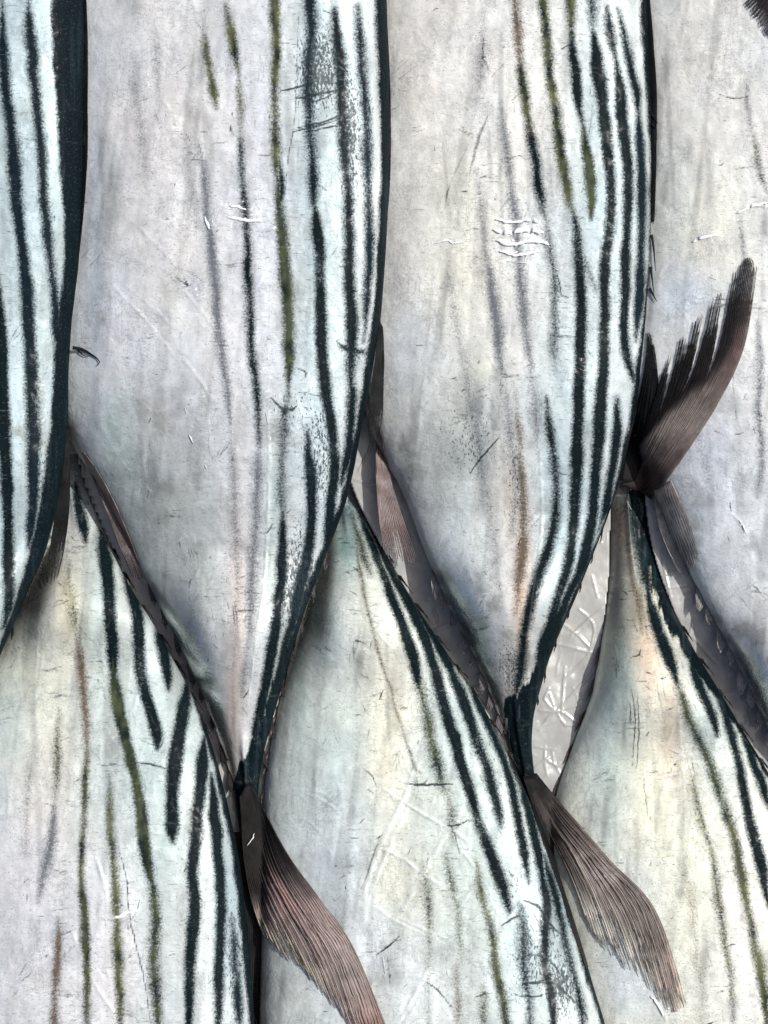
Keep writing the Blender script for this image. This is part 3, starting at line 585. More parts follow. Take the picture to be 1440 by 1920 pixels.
CREASE = {
 'B': [([(215, 540), (260, 585), (300, 630), (325, 665)], 2, 1), ([(235, 535), (290, 580), (330, 620)], 1.5, .8), ([(345, 545), (380, 585), (415, 635)], 2, .9), ([(205, 545), (180, 552)], 2, .6), ([(345, 675), (370, 705), (395, 745)], 2, 1), ([(255, 420), (300, 465), (330, 500)], 1.6, .7),
       ([(500, 780), (505, 850), (503, 950), (496, 1080), (480, 1200), (464, 1320)], 2.2, 1), ([(420, 930), (440, 920), (455, 925)], 2, .6), ([(190, 800), (220, 850), (240, 880)], 2, .6)],
 'C': [([(1010, 780), (1014, 880), (1016, 980), (1005, 1080), (990, 1200), (978, 1300)], 2, .8), ([(930, 420), (960, 430), (1000, 424)], 3, 1), ([(935, 445), (970, 440), (1010, 450)], 3, 1), ([(930, 470), (980, 475), (1015, 470)], 3, 1), ([(940, 490), (990, 494)], 3, .8), ([(820, 452), (845, 448), (870, 456)], 2, .8), ([(900, 640), (930, 690), (960, 740)], 1.6, .4)],
 'D': [([(1255, 26), (1285, 0)], 2, .8), ([(1300, 450), (1320, 440), (1345, 436)], 3, 1), ([(1390, 390), (1420, 385), (1440, 380)], 4, .8), ([(1370, 960), (1392, 985), (1400, 1000)], 2, .8), ([(1260, 520), (1300, 560)], 2, .4)],
 'E': [([(160, 1560), (178, 1600), (195, 1660), (205, 1710)], 2.4, 1), ([(135, 1745), (152, 1790), (175, 1840), (215, 1900)], 2.2, 1), ([(110, 1620), (150, 1660)], 1.6, .5), ([(195, 1722), (215, 1722), (240, 1712), (262, 1706)], 4.0, 1)],
 'F': [([(680, 1680), (700, 1620), (725, 1560), (755, 1500), (780, 1440), (810, 1395)], 3.4, 1), ([(690, 1690), (712, 1630), (738, 1570), (765, 1510)], 2.2, .8), ([(720, 1480), (760, 1505), (800, 1530), (845, 1555), (880, 1580)], 3, 1), ([(715, 1590), (755, 1610), (795, 1640), (840, 1670), (860, 1690)], 3, 1), ([(842, 1555), (815, 1600), (792, 1640), (765, 1690), (740, 1730)], 3, .9), ([(792, 1640), (760, 1650), (740, 1662)], 2.5, .7), ([(792, 1640), (796, 1600)], 2.5, .7), ([(690, 1690), (740, 1725), (800, 1755)], 2.6, .8), ([(745, 1720), (800, 1745), (860, 1770)], 2.4, .8), ([(842, 1555), (870, 1600), (900, 1640)], 2, .7), ([(745, 1920), (775, 1870), (800, 1820), (810, 1795)], 3, 1), ([(755, 1925), (785, 1875)], 2, .8),
       ([(545, 1500), (580, 1490), (620, 1510), (640, 1530)], 2, .7), ([(530, 1540), (570, 1535), (600, 1560), (620, 1600)], 2, .7), ([(550, 1480), (600, 1485), (635, 1510)], 2, .6), ([(720, 1795), (722, 1830), (712, 1822)], 1.8, .9)],
 'G': [([(1220, 1560), (1245, 1575), (1262, 1560)], 2, .6), ([(1225, 1870), (1240, 1890), (1250, 1915)], 2.5, 1), ([(1290, 1500), (1330, 1496)], 2, .6), ([(1275, 1400), (1300, 1420)], 3, .6), ([(1380, 1600), (1420, 1640)], 2, .5), ([(1340, 1560), (1380, 1580)], 2, .5)],
}

GRP_UP = 'fish lying with their tails pointing down the picture'
GRP_DN = 'fish lying with their tails pointing up the picture'
LABEL = {
 'A': ('upper fish cut by the left edge, with a broad dark back two stripes', GRP_UP),
 'B': ('upper left striped fish with black scrape marks on its flank and pinkish tail fin', GRP_UP),
 'C': ('upper middle striped fish with spiny dark back ridge, its tail fin reaching down right', GRP_UP),
 'D': ('plain pale silver fish at the upper right, lying under a raised tail fin', GRP_UP),
 'E': ('lower left striped fish with short broken black bars and green stripes near its tail', GRP_DN),
 'F': ('lower middle striped fish with crossing film creases and a black crosshatched scrape', GRP_DN),
 'G': ('lower right cream coloured striped fish with its dark brown tail fin raised', GRP_DN),
}
ROOT = {}

WET = [(455, 400, 34, 18, .9), (500, 420, 26, 14, .6), (395, 418, 12, 12, .6), (970, 430, 52, 34, 1), (975, 478, 44, 22, .8), (850, 452, 30, 9, .7), (1325, 446, 30, 14, 1), (1415, 388, 34, 20, .7), (232, 1716, 36, 16, 1), (362, 820, 16, 12, .8),
       (345, 545, 24, 24, .6), (795, 1640, 40, 40, .6), (850, 1550, 26, 20, .6), (1238, 1885, 22, 30, .9), (1020, 1700, 20, 40, .5), (690, 905, 20, 20, 1), (1395, 980, 16, 24, .6), (150, 900, 16, 22, .8), (190, 950, 12, 24, .8), (860, 1770, 26, 10, .6), (1300, 1495, 24, 8, .7), (505, 850, 6, 90, .6), (1265, 1420, 26, 14, .5), (1080, 690, 30, 30, .4), (290, 470, 40, 20, .3), (630, 1500, 30, 30, .3)]

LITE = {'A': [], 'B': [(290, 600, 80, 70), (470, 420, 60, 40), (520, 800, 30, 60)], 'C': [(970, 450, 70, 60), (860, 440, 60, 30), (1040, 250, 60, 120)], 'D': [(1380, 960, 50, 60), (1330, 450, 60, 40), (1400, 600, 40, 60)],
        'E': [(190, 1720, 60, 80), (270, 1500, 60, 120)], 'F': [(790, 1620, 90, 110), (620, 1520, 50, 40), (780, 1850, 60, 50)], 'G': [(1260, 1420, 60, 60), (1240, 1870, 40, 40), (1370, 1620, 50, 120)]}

def build_fish(key):
    f = F[key]; pat = PAT[key]; rs = np.random.RandomState(ord(key))
    cy = min(max((f['y0'] + f['y1']) / 2, 200), 1720)
    L, Rr, wv, b, zc, tilt = section(f, np.array([cy]))
    root = bpy.data.objects.new('striped_fish', None); COL.objects.link(root)
    root.empty_display_size = .02
    root.location = P((L[0] + Rr[0]) / 2, cy, 0.0)
    tag(root, LABEL[key][0], 'fish', LABEL[key][1]); ROOT[key] = root
    # rows
    ys = np.concatenate([np.arange(f['y0'], min(-70, f['y1']), 14.0), np.arange(max(f['y0'], -70), min(f['y1'], 1990), 2.6),
                         np.arange(max(1990, f['y0']), f['y1'], 14.0) if f['y1'] > 1990 else [], [f['y1']]])
    ys = np.unique(np.round(ys, 3))
    L, Rr, wv, b, zc, tilt = section(f, ys)
    NT_, NB = 250, 18
    u = np.linspace(-1, 1, NT_); tt = 0.62 * u + 0.38 * np.sin(u * math.pi / 2)
    tb = np.cos(np.linspace(0, math.pi, NB + 2))[1:-1]
    t = np.concatenate([tt, tb]); sg = np.concatenate([np.ones(NT_), -np.ones(NB)])
    tc = np.minimum(np.abs(t), 1)
    c = (L + Rr) / 2
    X = c[:, None] + wv[:, None] * t[None, :]
    Y = np.repeat(ys[:, None], len(t), 1)
    s = dome(tc[None, :], wv[:, None]) * sg[None, :]
    Z = zc[:, None] + tilt[:, None] * t[None, :] + b[:, None] * s
    # ---- canvases
    x = X.ravel(); y = Y.ravel(); topm = np.clip(s, 0, 1).ravel()
    wx = x + vnoise(x, y, 26, 34, 3 + ord(key), 3) * 3.2; wy = y + vnoise(x, y, 30, 30, 5 + ord(key), 2) * 4
    under0 = (sg[None, :] < 0).repeat(len(ys), 0).ravel()
    halo = np.zeros(len(x)); stripe = np.zeros(len(x)); scol = np.tile(lin(BK), (len(x), 1)) * 1.0
    for (colr, hw, st, pts, soft) in pat['stripes']:
        if colr == GY: st = min(.8, st * 1.4)
        cv = Canvas()
        hw2 = [(p[0], p[1]) for p in pts]
        cv.poly(hw2, hw * .92 + (3.6 if hw > 3.2 else 1.2), st, soft * 1.8)
        v = cv.sample(wx, wy)
        # strength varies along the stripe
        sd_ = int(abs(pts[0][0])) % 97
        v = v * np.clip(0.98 + 0.20 * vnoise(x, y, 50, 70, sd_, 3), 0, 1.05)
        v = np.clip(v + (v > .03) * (v < .97) * 0.22 * vnoise(x, y, 50, 110, sd_ + 7, 4), 0, 1.1)
        if colr in (BK, NV):
            hv = Canvas(); hv.poly(hw2, hw + 7, 1, 11)
            halo = np.maximum(halo, hv.sample(wx, wy) * (.6 + .5 * vnoise(x, y, 30, 60, sd_ + 3, 2)))
        cl = lin(colr)
        k = np.where(v > stripe, np.clip(v / np.maximum(stripe + v, 1e-4) * 1.5 - .25, 0, 1), 0)
        if colr in (OL, GR):
            dk_ = np.clip(.55 + 1.1 * vnoise(x, y, 13, 26, 8, 3), 0, 1)[:, None]; cl = cl[None, :] * dk_ + lin((24, 34, 30))[None, :] * (1 - dk_)
            k = np.maximum(k, (v > 0.1) * 0.5 * (v > stripe * .8))
        scol = scol * (1 - k[:, None]) + cl * k[:, None]
        stripe = np.maximum(stripe, v)
    sm = vnoise(x + .12 * y, y, 30, 420, 61 + ord(key), 3)
    sm2 = vnoise(x + 6 * np.sin(y / 90.), y, 17, 300, 63 + ord(key), 2)
    faint = sstep(.14, .55, sm) * .38 + sstep(.3, .7, sm2) * .3 + sstep(.12, .6, vnoise(x, y, 62, 54, 67 + ord(key), 4)) * (.18 + .40 * sstep(560, 880, y) * f['upper'])
    faint = faint * (.6 + .8 * np.clip(vnoise(x, y, 60, 90, 65, 3) + .3, 0, 1))
    fcol = lin((112, 114, 112))
    # fine broken hairlines that run with the stripes
    ch = Canvas()
    for i in range(34):
        tq = rs.uniform(-.35, .92); ya = rs.uniform(max(f['y0'], -40), min(f['y1'], 1900)); yb = ya + rs.uniform(60, 420)
        yq = np.arange(ya, min(yb, f['y1'] - 60), 24.)
        if len(yq) < 3: continue
        cq = np.interp(yq, ys, c); wq = np.interp(yq, ys, wv)
        xq = cq + wq * tq + 3 * np.sin(yq / 37. + i) + rs.normal(0, .8, len(yq))
        ch.poly(list(zip(xq, yq)), rs.uniform(.5, 1.5), rs.uniform(.3, .75), 2.0)
    hl = ch.sample(wx, wy) * np.clip(.35 + 1.3 * vnoise(x, y, 14, 26, 91 + ord(key), 3), 0, 1)
    hl = np.where(under0, 0, hl)
    bx = curve_of_y(pat['back'], ys, 10)
    bd = (X - bx[:, None]).ravel() + vnoise(x, y, 10, 40, 9 + ord(key), 3) * (4 + 16 * np.repeat(sstep(110, 45, wv), len(t)))
    bk = sstep(-9, 9, bd)
    # underside stays silver/white, dark on the back side
    under = (sg[None, :] < 0).repeat(len(ys), 0).ravel()
    bk = np.where(under, sstep(.45, .8, np.tile(t, len(ys))), bk)
    stk = np.clip(vnoise(x, y, 7, 120, 71 + ord(key), 3) + .15 * vnoise(x, y, 5, 5, 3, 2), 0, 1) * (1 + .5 * np.repeat(sstep(120, 40, wv), len(t)))
    bcol = lin((11, 22, 26))[None, :] * (1 + stk[:, None]) + np.array([.012, .018, .021])[None, :] * (stk ** 2)[:, None]
    scol = scol * (1 - bk[:, None]) + bcol * bk[:, None]
    stripe = np.maximum(stripe, bk)
    # scratches
    cs = Canvas()
    for pts, hw, st in SCR.get(key, []):
        cs.poly([(p[0] + rs.normal(0, .8), p[1] + rs.normal(0, .8)) for p in pts], hw * .62, st, 1.6)
        if hw > 1.3 and len(pts) > 2:
            for q_ in range(3):
                i0 = rs.randint(len(pts)); a = rs.uniform(0, 6.28); l_ = rs.uniform(5, 13)
                cs.poly([pts[i0][:2], (pts[i0][0] + math.cos(a) * l_, pts[i0][1] + math.sin(a) * l_)], .7, st * .8, 1.4)
    # random little nicks
    lo = np.interp(np.clip(ys, 0, 1920), ys, c - wv); 
    for i in range(110):
        yy = rs.uniform(max(f['y0'], 0), min(f['y1'], 1920)); j = np.searchsorted(ys, yy); j = min(j, len(ys) - 1)
        xx = c[j] + wv[j] * rs.uniform(-.9, .9)
        if xx < -20 or xx > 1460: continue
        a = rs.normal(0, .45) + (math.pi / 2 if rs.rand() < .25 else 0); ln = rs.uniform(4, 20)
        cs.poly([(xx, yy), (xx + math.cos(a) * ln * .5, yy + math.sin(a) * ln * .5 + rs.normal(0, 1.5)), (xx + math.cos(a) * ln, yy + math.sin(a) * ln)], rs.uniform(.5, 1.3), rs.uniform(.35, .8), 1.5)
    for i in range(46):                       # little clusters of parallel hairlines
        yy = rs.uniform(max(f['y0'], 0), min(f['y1'], 1920)); j = min(np.searchsorted(ys, yy), len(ys) - 1)
        xx = c[j] + wv[j] * rs.uniform(-.9, .95); a = rs.choice([0.05, -.25, .5, -.9, 1.4], p=[.42, .22, .12, .12, .12]) + rs.normal(0, .1)
        if xx < -20 or xx > 1460: continue
        for q_ in range(rs.randint(3, 9)):
            ox, oy = rs.normal(0, 13), rs.normal(0, 9); ln = rs.uniform(10, 42); aa = a + rs.normal(0, .12)
            cs.poly([(xx + ox, yy + oy), (xx + ox + math.cos(aa) * ln * .5, yy + oy + math.sin(aa) * ln * .5 + rs.normal(0, 1.2)), (xx + ox + math.cos(aa) * ln, yy + oy + math.sin(aa) * ln)], rs.uniform(.6, 1.2), rs.uniform(.25, .62), 1.5)
    sc = cs.sample(x + vnoise(x, y, 9, 9, 2, 2) * 1.6, y + vnoise(x, y, 9, 9, 4, 2) * 1.6) * topm
    scratch = np.maximum(sc * 1.5, hl)
    # silver colour
    base = np.tile(lin(pat['silver']), (len(x), 1))
    for (bxx, byy, rx, ry, colr, al) in pat['blobs']:
        d = ((wx - bxx) / rx) ** 2 + ((wy - byy) / ry) ** 2
        g = al * np.exp(-d * .9) * (1 + .25 * vnoise(x, y, 40, 60, int(bxx) % 50, 3))
        g = np.clip(g, 0, 1)[:, None]
        base = base * (1 - g) + lin(colr)[None, :] * g
    fk = np.clip(faint, 0, .6)[:, None]; base = base * (1 - fk) + fcol[None, :] * fk
    hk = np.clip(halo * .42, 0, .5)[:, None]; base = base * (1 - hk) + lin((136, 156, 164))[None, :] * hk
    tint = vnoise(x, y, 70, 110, 21 + ord(key), 4)
    mot = vnoise(x, y, 22, 30, 31 + ord(key), 4)
    base = base * (1 + .15 * mot[:, None] + .09 * vnoise(x, y, 34, 260, 51 + ord(key), 3)[:, None]) * (1 + tint[:, None] * np.array([.035, .0, -.03])[None, :])
    base = np.clip(base * np.array([1.025, 1.05, 1.01])[None, :], 0, .9)
    speck = np.zeros(len(x))
    for (bxx, byy, rx, ry, al) in pat['speck']:
        d = ((wx - bxx) / rx) ** 2 + ((wy - byy) / ry) ** 2
        speck = np.maximum(speck, al * np.exp(-d * .9))
    mirror = (sstep(-.28, -.68, t)[None, :] * sstep(185, 115, wv)[:, None]).ravel() * (.45 if key == 'G' else 1.0)
    wet = np.zeros(len(x))
    for (bxx, byy, rx, ry, al) in WET:
        wet = np.maximum(wet, al * sstep(1.3, .4, np.hypot((wx - bxx) / rx, (wy - byy) / ry) + .5 * vnoise(x, y, 14, 8, 77, 2)))
    # ---- relief: soft dents and film creases
    cc = Canvas()
    for pts, hw, st in CREASE.get(key, []):
        cc.poly(pts, hw * .8, st, 2.0)
    for i in range(26):
        yy = rs.uniform(max(f['y0'], 0), min(f['y1'], 1920)); j = min(np.searchsorted(ys, yy), len(ys) - 1)
        xx = c[j] + wv[j] * rs.uniform(-.8, .8)
        a = rs.choice([.9, -.9, 2.0]) + rs.normal(0, .2); ln = rs.uniform(25, 80)
        cc.poly([(xx, yy), (xx + math.cos(a) * ln * .5 + rs.normal(0, 3), yy + math.sin(a) * ln * .5), (xx + math.cos(a) * ln, yy + math.sin(a) * ln)], rs.uniform(1, 2), rs.uniform(.2, .6), 2.4)
    cr = cc.sample(x, y) * topm
    cl_ = Canvas()  # pale strokes put scratch-like reflections and light scuffs into the skin colour
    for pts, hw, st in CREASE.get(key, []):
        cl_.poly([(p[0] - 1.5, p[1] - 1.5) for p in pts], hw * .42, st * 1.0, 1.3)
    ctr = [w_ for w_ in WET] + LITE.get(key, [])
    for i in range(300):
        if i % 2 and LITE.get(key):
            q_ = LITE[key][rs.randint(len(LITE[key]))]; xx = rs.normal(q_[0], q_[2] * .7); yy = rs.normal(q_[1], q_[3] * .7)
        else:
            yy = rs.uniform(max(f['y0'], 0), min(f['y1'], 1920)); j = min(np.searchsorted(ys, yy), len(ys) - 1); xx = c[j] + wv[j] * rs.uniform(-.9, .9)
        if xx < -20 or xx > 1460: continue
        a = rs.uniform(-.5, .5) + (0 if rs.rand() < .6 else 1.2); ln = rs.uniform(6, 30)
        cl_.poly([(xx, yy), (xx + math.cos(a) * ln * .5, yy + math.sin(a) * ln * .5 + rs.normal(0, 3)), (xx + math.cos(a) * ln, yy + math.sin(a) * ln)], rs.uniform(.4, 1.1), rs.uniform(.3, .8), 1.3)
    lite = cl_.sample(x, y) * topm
    rel = 3.0 * vnoise(x, y, 90, 150, 41 + ord(key), 2) + 1.1 * vnoise(x, y, 22, 40, 43 + ord(key), 3)
    rel = rel * topm * np.minimum(1, np.repeat(wv, len(t)) / 140) + 3.0 * cr * np.clip(.55 + .9 * vnoise(x, y, 16, 16, 5, 2), 0, 1.2)
    rel = rel + (7 * np.exp(-(t[None, :] / .16) ** 2) * sstep(60, 34, wv)[:, None]).ravel() * topm
    Zr = Z.ravel() + rel
    V = P(x, y, Zr)
    V[:, 0] = (x - 720) * S * (H - Z.ravel()) / H; V[:, 1] = (960 - y) * S * (H - Z.ravel()) / H
    nr, nc = X.shape
    fc = grid_faces(nr, nc, True)
    # end caps: a collapsed ring each
    e0 = len(V)
    cap0 = P([c[0]], [ys[0] - 8], [zc[0]]); cap1 = P([c[-1]], [ys[-1] + 6], [zc[-1]])
    V = np.vstack([V, cap0, cap1])
    j = np.arange(nc); j2 = (j + 1) % nc
    f0 = np.stack([np.full(nc, e0), j2, j, j], -1); f1 = np.stack([np.full(nc, e0 + 1), (nr - 1) * nc + j, (nr - 1) * nc + j2, (nr - 1) * nc + j2], -1)
    tri = [tuple(r[:3]) for r in np.vstack([f0, f1]).tolist()]
    app = lambda a: np.concatenate([a, a[[0]], a[[-1]]])
    me_f = fc[:, ::-1]
    # quads as arrays; caps as triangles via a mixed loop layout
    o = mixed_mesh('body', V, me_f, tri, SKIN, root, dict(stripe=app(stripe), speck=app(speck), mirror=app(mirror), wet=app(wet), scratch=app(scratch), lite=app(lite)), dict(base=app(base), scol=app(scol)))
    return root

def mixed_mesh(name, V, quads, tris, mat, parent, attrs, cols):
    off = np.array(parent.location)
    me = bpy.data.meshes.new(name)
    nq, n3 = len(quads), len(tris)
    me.vertices.add(len(V)); me.vertices.foreach_set('co', (V - off).astype(np.float32).ravel())
    me.loops.add(nq * 4 + n3 * 3)
    me.loops.foreach_set('vertex_index', np.concatenate([np.asarray(quads).ravel(), np.asarray(tris).ravel()]).astype(np.int32))
    me.polygons.add(nq + n3)
    me.polygons.foreach_set('loop_start', np.concatenate([np.arange(nq) * 4, nq * 4 + np.arange(n3) * 3]).astype(np.int32))
    me.update(calc_edges=True)
    me.polygons.foreach_set('use_smooth', np.ones(nq + n3, bool))
    for k, a in attrs.items():
        at = me.attributes.new(k, 'FLOAT', 'POINT'); at.data.foreach_set('value', np.asarray(a, np.float32).ravel())
    for k, a in cols.items():
        at = me.attributes.new(k, 'FLOAT_VECTOR', 'POINT'); at.data.foreach_set('vector', np.asarray(a, np.float32).ravel())
    me.materials.append(mat)
    o = bpy.data.objects.new(name, me); COL.objects.link(o); o.parent = parent
    return o

# ------------------------------------------------------------------ fins
def fin(name, key, rays, nray, colf, zf, mat=None, fringe=.82, rag=.06, slits=(), ridge=1.0, dash=1.0, seed=1, nv=46, fr_gap=True, thick=1.2, label=None):
    """rays: list of polylines (x, y). colf(u, v) -> sRGB colours, zf(x, y, u, v) -> height"""
    rs = np.random.RandomState(seed)
    rp = []
    for r in rays:
        q = np.array(densify([(a[0], a[1], 0, 0) for a in r], 6))[:, :2]
        d = np.concatenate([[0], np.cumsum(np.hypot(*np.diff(q, axis=0).T))]); d /= d[-1]
        g = np.linspace(0, 1, 64)
        rp.append(np.stack([np.interp(g, d, q[:, 0]), np.interp(g, d, q[:, 1])], -1))
    rp = np.array(rp)
    cpr = 4
    nu = nray * cpr + 1
    u = np.linspace(0, 1, nu)
    ru = u * (len(rays) - 1)
    # smooth interpolation between rays
    i = np.clip(np.floor(ru).astype(int), 0, len(rays) - 2); fu = ru - i
    im = np.clip(i - 1, 0, len(rays) - 1); i2 = np.clip(i + 2, 0, len(rays) - 1)
    f_ = fu[:, None, None]
    cur = 0.5 * ((2 * rp[i]) + (-rp[im] + rp[i + 1]) * f_ + (2 * rp[im] - 5 * rp[i] + 4 * rp[i + 1] - rp[i2]) * f_ ** 2 + (-rp[im] + 3 * rp[i] - 3 * rp[i + 1] + rp[i2]) * f_ ** 3)
    v = np.linspace(0, 1, nv) ** 0.9
    ln = np.repeat(1 + rs.uniform(-rag, rag, nray), cpr); ln = np.append(ln, ln[-1])
    # the end of each little ray comes to a point
    ph = (np.arange(nu) % cpr) / cpr
    pts = np.zeros((nv, nu, 2))
    for a in range(nu):
        vv = np.clip(v * min(ln[a], 1.0), 0, 1) * 63
        k = np.clip(vv.astype(int), 0, 62); ff = (vv - k)[:, None]
        pts[:, a] = cur[a, k] * (1 - ff) + cur[a, k + 1] * ff
    # pinch the ray tips
    if fr_gap:
        for r in range(nray):
            a0 = r * cpr; mid = pts[:, a0 + 2]
            for a in (a0, a0 + 1, a0 + 3):
                k = sstep(fringe - .12, 1.0, v)[:, None] * .4
                if a == a0 and r > 0: continue
                pts[:, a] = pts[:, a] * (1 - k) + mid * k
    U = np.repeat(u[None], nv, 0); V_ = np.repeat(v[:, None], nu, 1)
    X = pts[..., 0]; Y = pts[..., 1]
    X = X + vnoise(U * 40, V_ * 40, 6, 12, seed, 2) * 1.0
    Z = zf(X, Y, U, V_) + .14 * ridge * (0.5 + 0.5 * np.sin(2 * math.pi * U * nray)) + 1.5 * vnoise(X, Y, 30, 30, seed + 5, 2)
    keep = []
    for a in range(nv - 1):
        for bb in range(nu - 1):
            if fr_gap and v[a] > fringe + .03 * math.sin(bb * 1.7) and bb % cpr == 0 and bb > 0: continue
            skip = False
            for (su, sv, sw) in slits:
                if v[a] > sv and abs(u[bb] + .5 / nu - su) < sw * (v[a] - sv) / (1 - sv + 1e-6) + .35 / nu: skip = True
            if skip: continue
            keep.append((a * nu + bb, a * nu + bb + 1, (a + 1) * nu + bb + 1, (a + 1) * nu + bb))
    q = np.array(keep)
    Pt = P(X.ravel(), Y.ravel(), Z.ravel())
    off = len(Pt)
    colr = lin(colf(U.ravel(), V_.ravel())).reshape(-1, 3)
    lum = colr.mean(1, keepdims=True) * np.array([1.0, .97, .92])[None, :]
    colr = colr * .52 + lum * .48
    colr = colr * (1 + .35 * vnoise(X.ravel(), Y.ravel(), 26, 26, seed + 9, 3))[:, None]
    o = mesh_obj(name, Pt, q, mat or FIN, ROOT[key], dict(ru=(U * nray).ravel(), rv=V_.ravel(), dash=np.full(U.size, dash)), dict(base=colr))
    md = o.modifiers.new('thickness', 'SOLIDIFY'); md.thickness = thick * S; md.offset = -1
    if label: o['label'] = label
    return o

def ramp(v, stops):
    vs = [s[0] for s in stops]; c = np.array([s[1] for s in stops], float)
    return np.stack([np.interp(v, vs, c[:, k]) for k in range(3)], -1)

def mixc(a, b, k): return a * (1 - k[..., None]) + np.asarray(b, float) * k[..., None]

def finlet(key, name, p0, p1, tip, col0, col1, z0=14, mat=None, seed=0, nray=6, bulge=.25, dash=.6, keys=(), tipz=0):
    """small leaf-shaped finlet: base from p0 to p1 along the body edge, swept back to tip"""
    p0 = np.array(p0, float); p1 = np.array(p1, float); tip = np.array(tip, float)
    rays = []
    for k in np.linspace(0, 1, 4):
        a = p0 * (1 - k) + p1 * k
        e = tip + (p1 - p0) * (k - .8) * .35
        n = (tip - p0); perp = np.array([-n[1], n[0]]) * bulge * (0.5 - k) * .35
        m = (a + e) / 2 + perp
        rays.append([tuple(a), tuple(m), tuple(e)])
    f = F[key]
    def zf(X, Y, U, V):
        L, Rr, wv, b, zc, tilt = section(f, Y.ravel())
        side = 1 if name.startswith('dorsal') else -1
        ze = (zc + tilt * side).reshape(X.shape)
        z = ze + z0 * (1 - .2 * V) + tipz * V
        if keys: z = np.maximum(z, ztop(X, Y, keys) + 3)
        return z
    def cf(U, V): return mixc(ramp(V, [(0, col0), (1, col1)]), col1, U * .3)
    return fin(name, key, rays, nray, cf, zf, mat or FINLET, fringe=.7, rag=.08, ridge=.8, dash=dash, seed=seed, nv=14, thick=1.0)

# ------------------------------------------------------------------ the sheet under the fish
def build_liner():
    xs = np.concatenate([np.arange(-1500, -60, 60.), np.arange(-60, 640, 6.), np.arange(640, 1440, 2.3), np.arange(1440, 1500, 6.), np.arange(1500, 3001, 60.)])
    ys = np.concatenate([np.arange(-1500, 780, 60.), np.arange(780, 1580, 2.3), np.arange(1580, 1960, 6.), np.arange(1960, 3500, 60.)])
    X, Y = np.meshgrid(xs, ys); x = X.ravel(); y = Y.ravel()
    cv = Canvas()
    creases = [[(1030, 1205), (1065, 1212), (1100, 1222), (1112, 1225)], [(1058, 1172), (1085, 1192), (1104, 1212), (1112, 1225)], [(1085, 1142), (1112, 1168), (1112, 1200), (1100, 1232), (1070, 1260), (1056, 1272)],
               [(1070, 1192), (1100, 1165), (1130, 1140)], [(1054, 1340), (1056, 1290), (1060, 1250)], [(1042, 1335), (1075, 1300), (1110, 1262), (1120, 1240)], [(1042, 1335), (1020, 1310), (1030, 1290)], [(1010, 1370), (1044, 1332), (1080, 1355)],
               [(1042, 1335), (1030, 1300)], [(1044, 1335), (1010, 1332)], [(1044, 1335), (1082, 1322)], [(1044, 1335), (1060, 1360), (1078, 1360)], [(1002, 1400), (1040, 1405)], [(1020, 1420), (1045, 1437), (1050, 1430)], [(1000, 1440), (1030, 1420)],
               [(1290, 1200), (1302, 1160)], [(1300, 1195), (1330, 1230), (1345, 1245)], [(1310, 1250), (1345, 1240)], [(1320, 1240), (1310, 1260), (1330, 1262)], [(1240, 1030), (1248, 1080), (1258, 1120)], [(1380, 1340), (1384, 1370)],
               [(662, 898), (690, 905), (708, 900)], [(690, 905), (702, 925)], [(672, 885), (690, 850), (696, 830)], [(800, 1090), (815, 1110)], [(812, 1140), (822, 1170)], [(1100, 980), (1118, 990), (1122, 1010)], [(1110, 1080), (1120, 1120)]]
    for c in creases:
        cv.poly([(p[0], p[1]) for p in c], .8, 1.0, 1.4)
    rs = np.random.RandomState(4)
    for i in range(420):
        xx, yy = rs.uniform(0, 1440), rs.uniform(800, 1700); a = rs.uniform(0, math.pi); l_ = rs.uniform(14, 60)
        cv.poly([(xx, yy), (xx + math.cos(a) * l_ * .5 + rs.normal(0, 4), yy + math.sin(a) * l_ * .5), (xx + math.cos(a) * l_, yy + math.sin(a) * l_)], .8, rs.uniform(.2, .7), 1.7)
    z = 4 * vnoise(x, y, 60, 60, 77, 2) + 1.0 * vnoise(x, y, 18, 18, 78, 2) + 4.5 * cv.sample(x, y) + 72
    for k in F: z = np.minimum(z, bottom_z(F[k], x, y) - 4)
    o = mesh_obj('plastic_liner', P(x, y, z), grid_faces(len(ys), len(xs))[:, ::-1], LINER)
    tag(o, kind='structure'); return o

build_liner()
for k in 'EFGABCD': build_fish(k)

# ------------------------------------------------------------------ tail fins
def over(keys, lift=5, zmin=40, zbase=None):
    def zf(X, Y, U, V):
        z = np.maximum(ztop(X, Y, keys) + lift, zmin)
        if zbase is not None: z = np.maximum(z, zbase * (1 - V * 3).clip(0, 1))
        # smooth along the ray
        for _ in range(6):
            z[1:-1] = (z[:-2] + 2 * z[1:-1] + z[2:]) / 4
            z[:, 1:-1] = (z[:, :-2] + 2 * z[:, 1:-1] + z[:, 2:]) / 4
        z = np.maximum(z, ztop(X, Y, keys) + 2)
        return z
    return zf

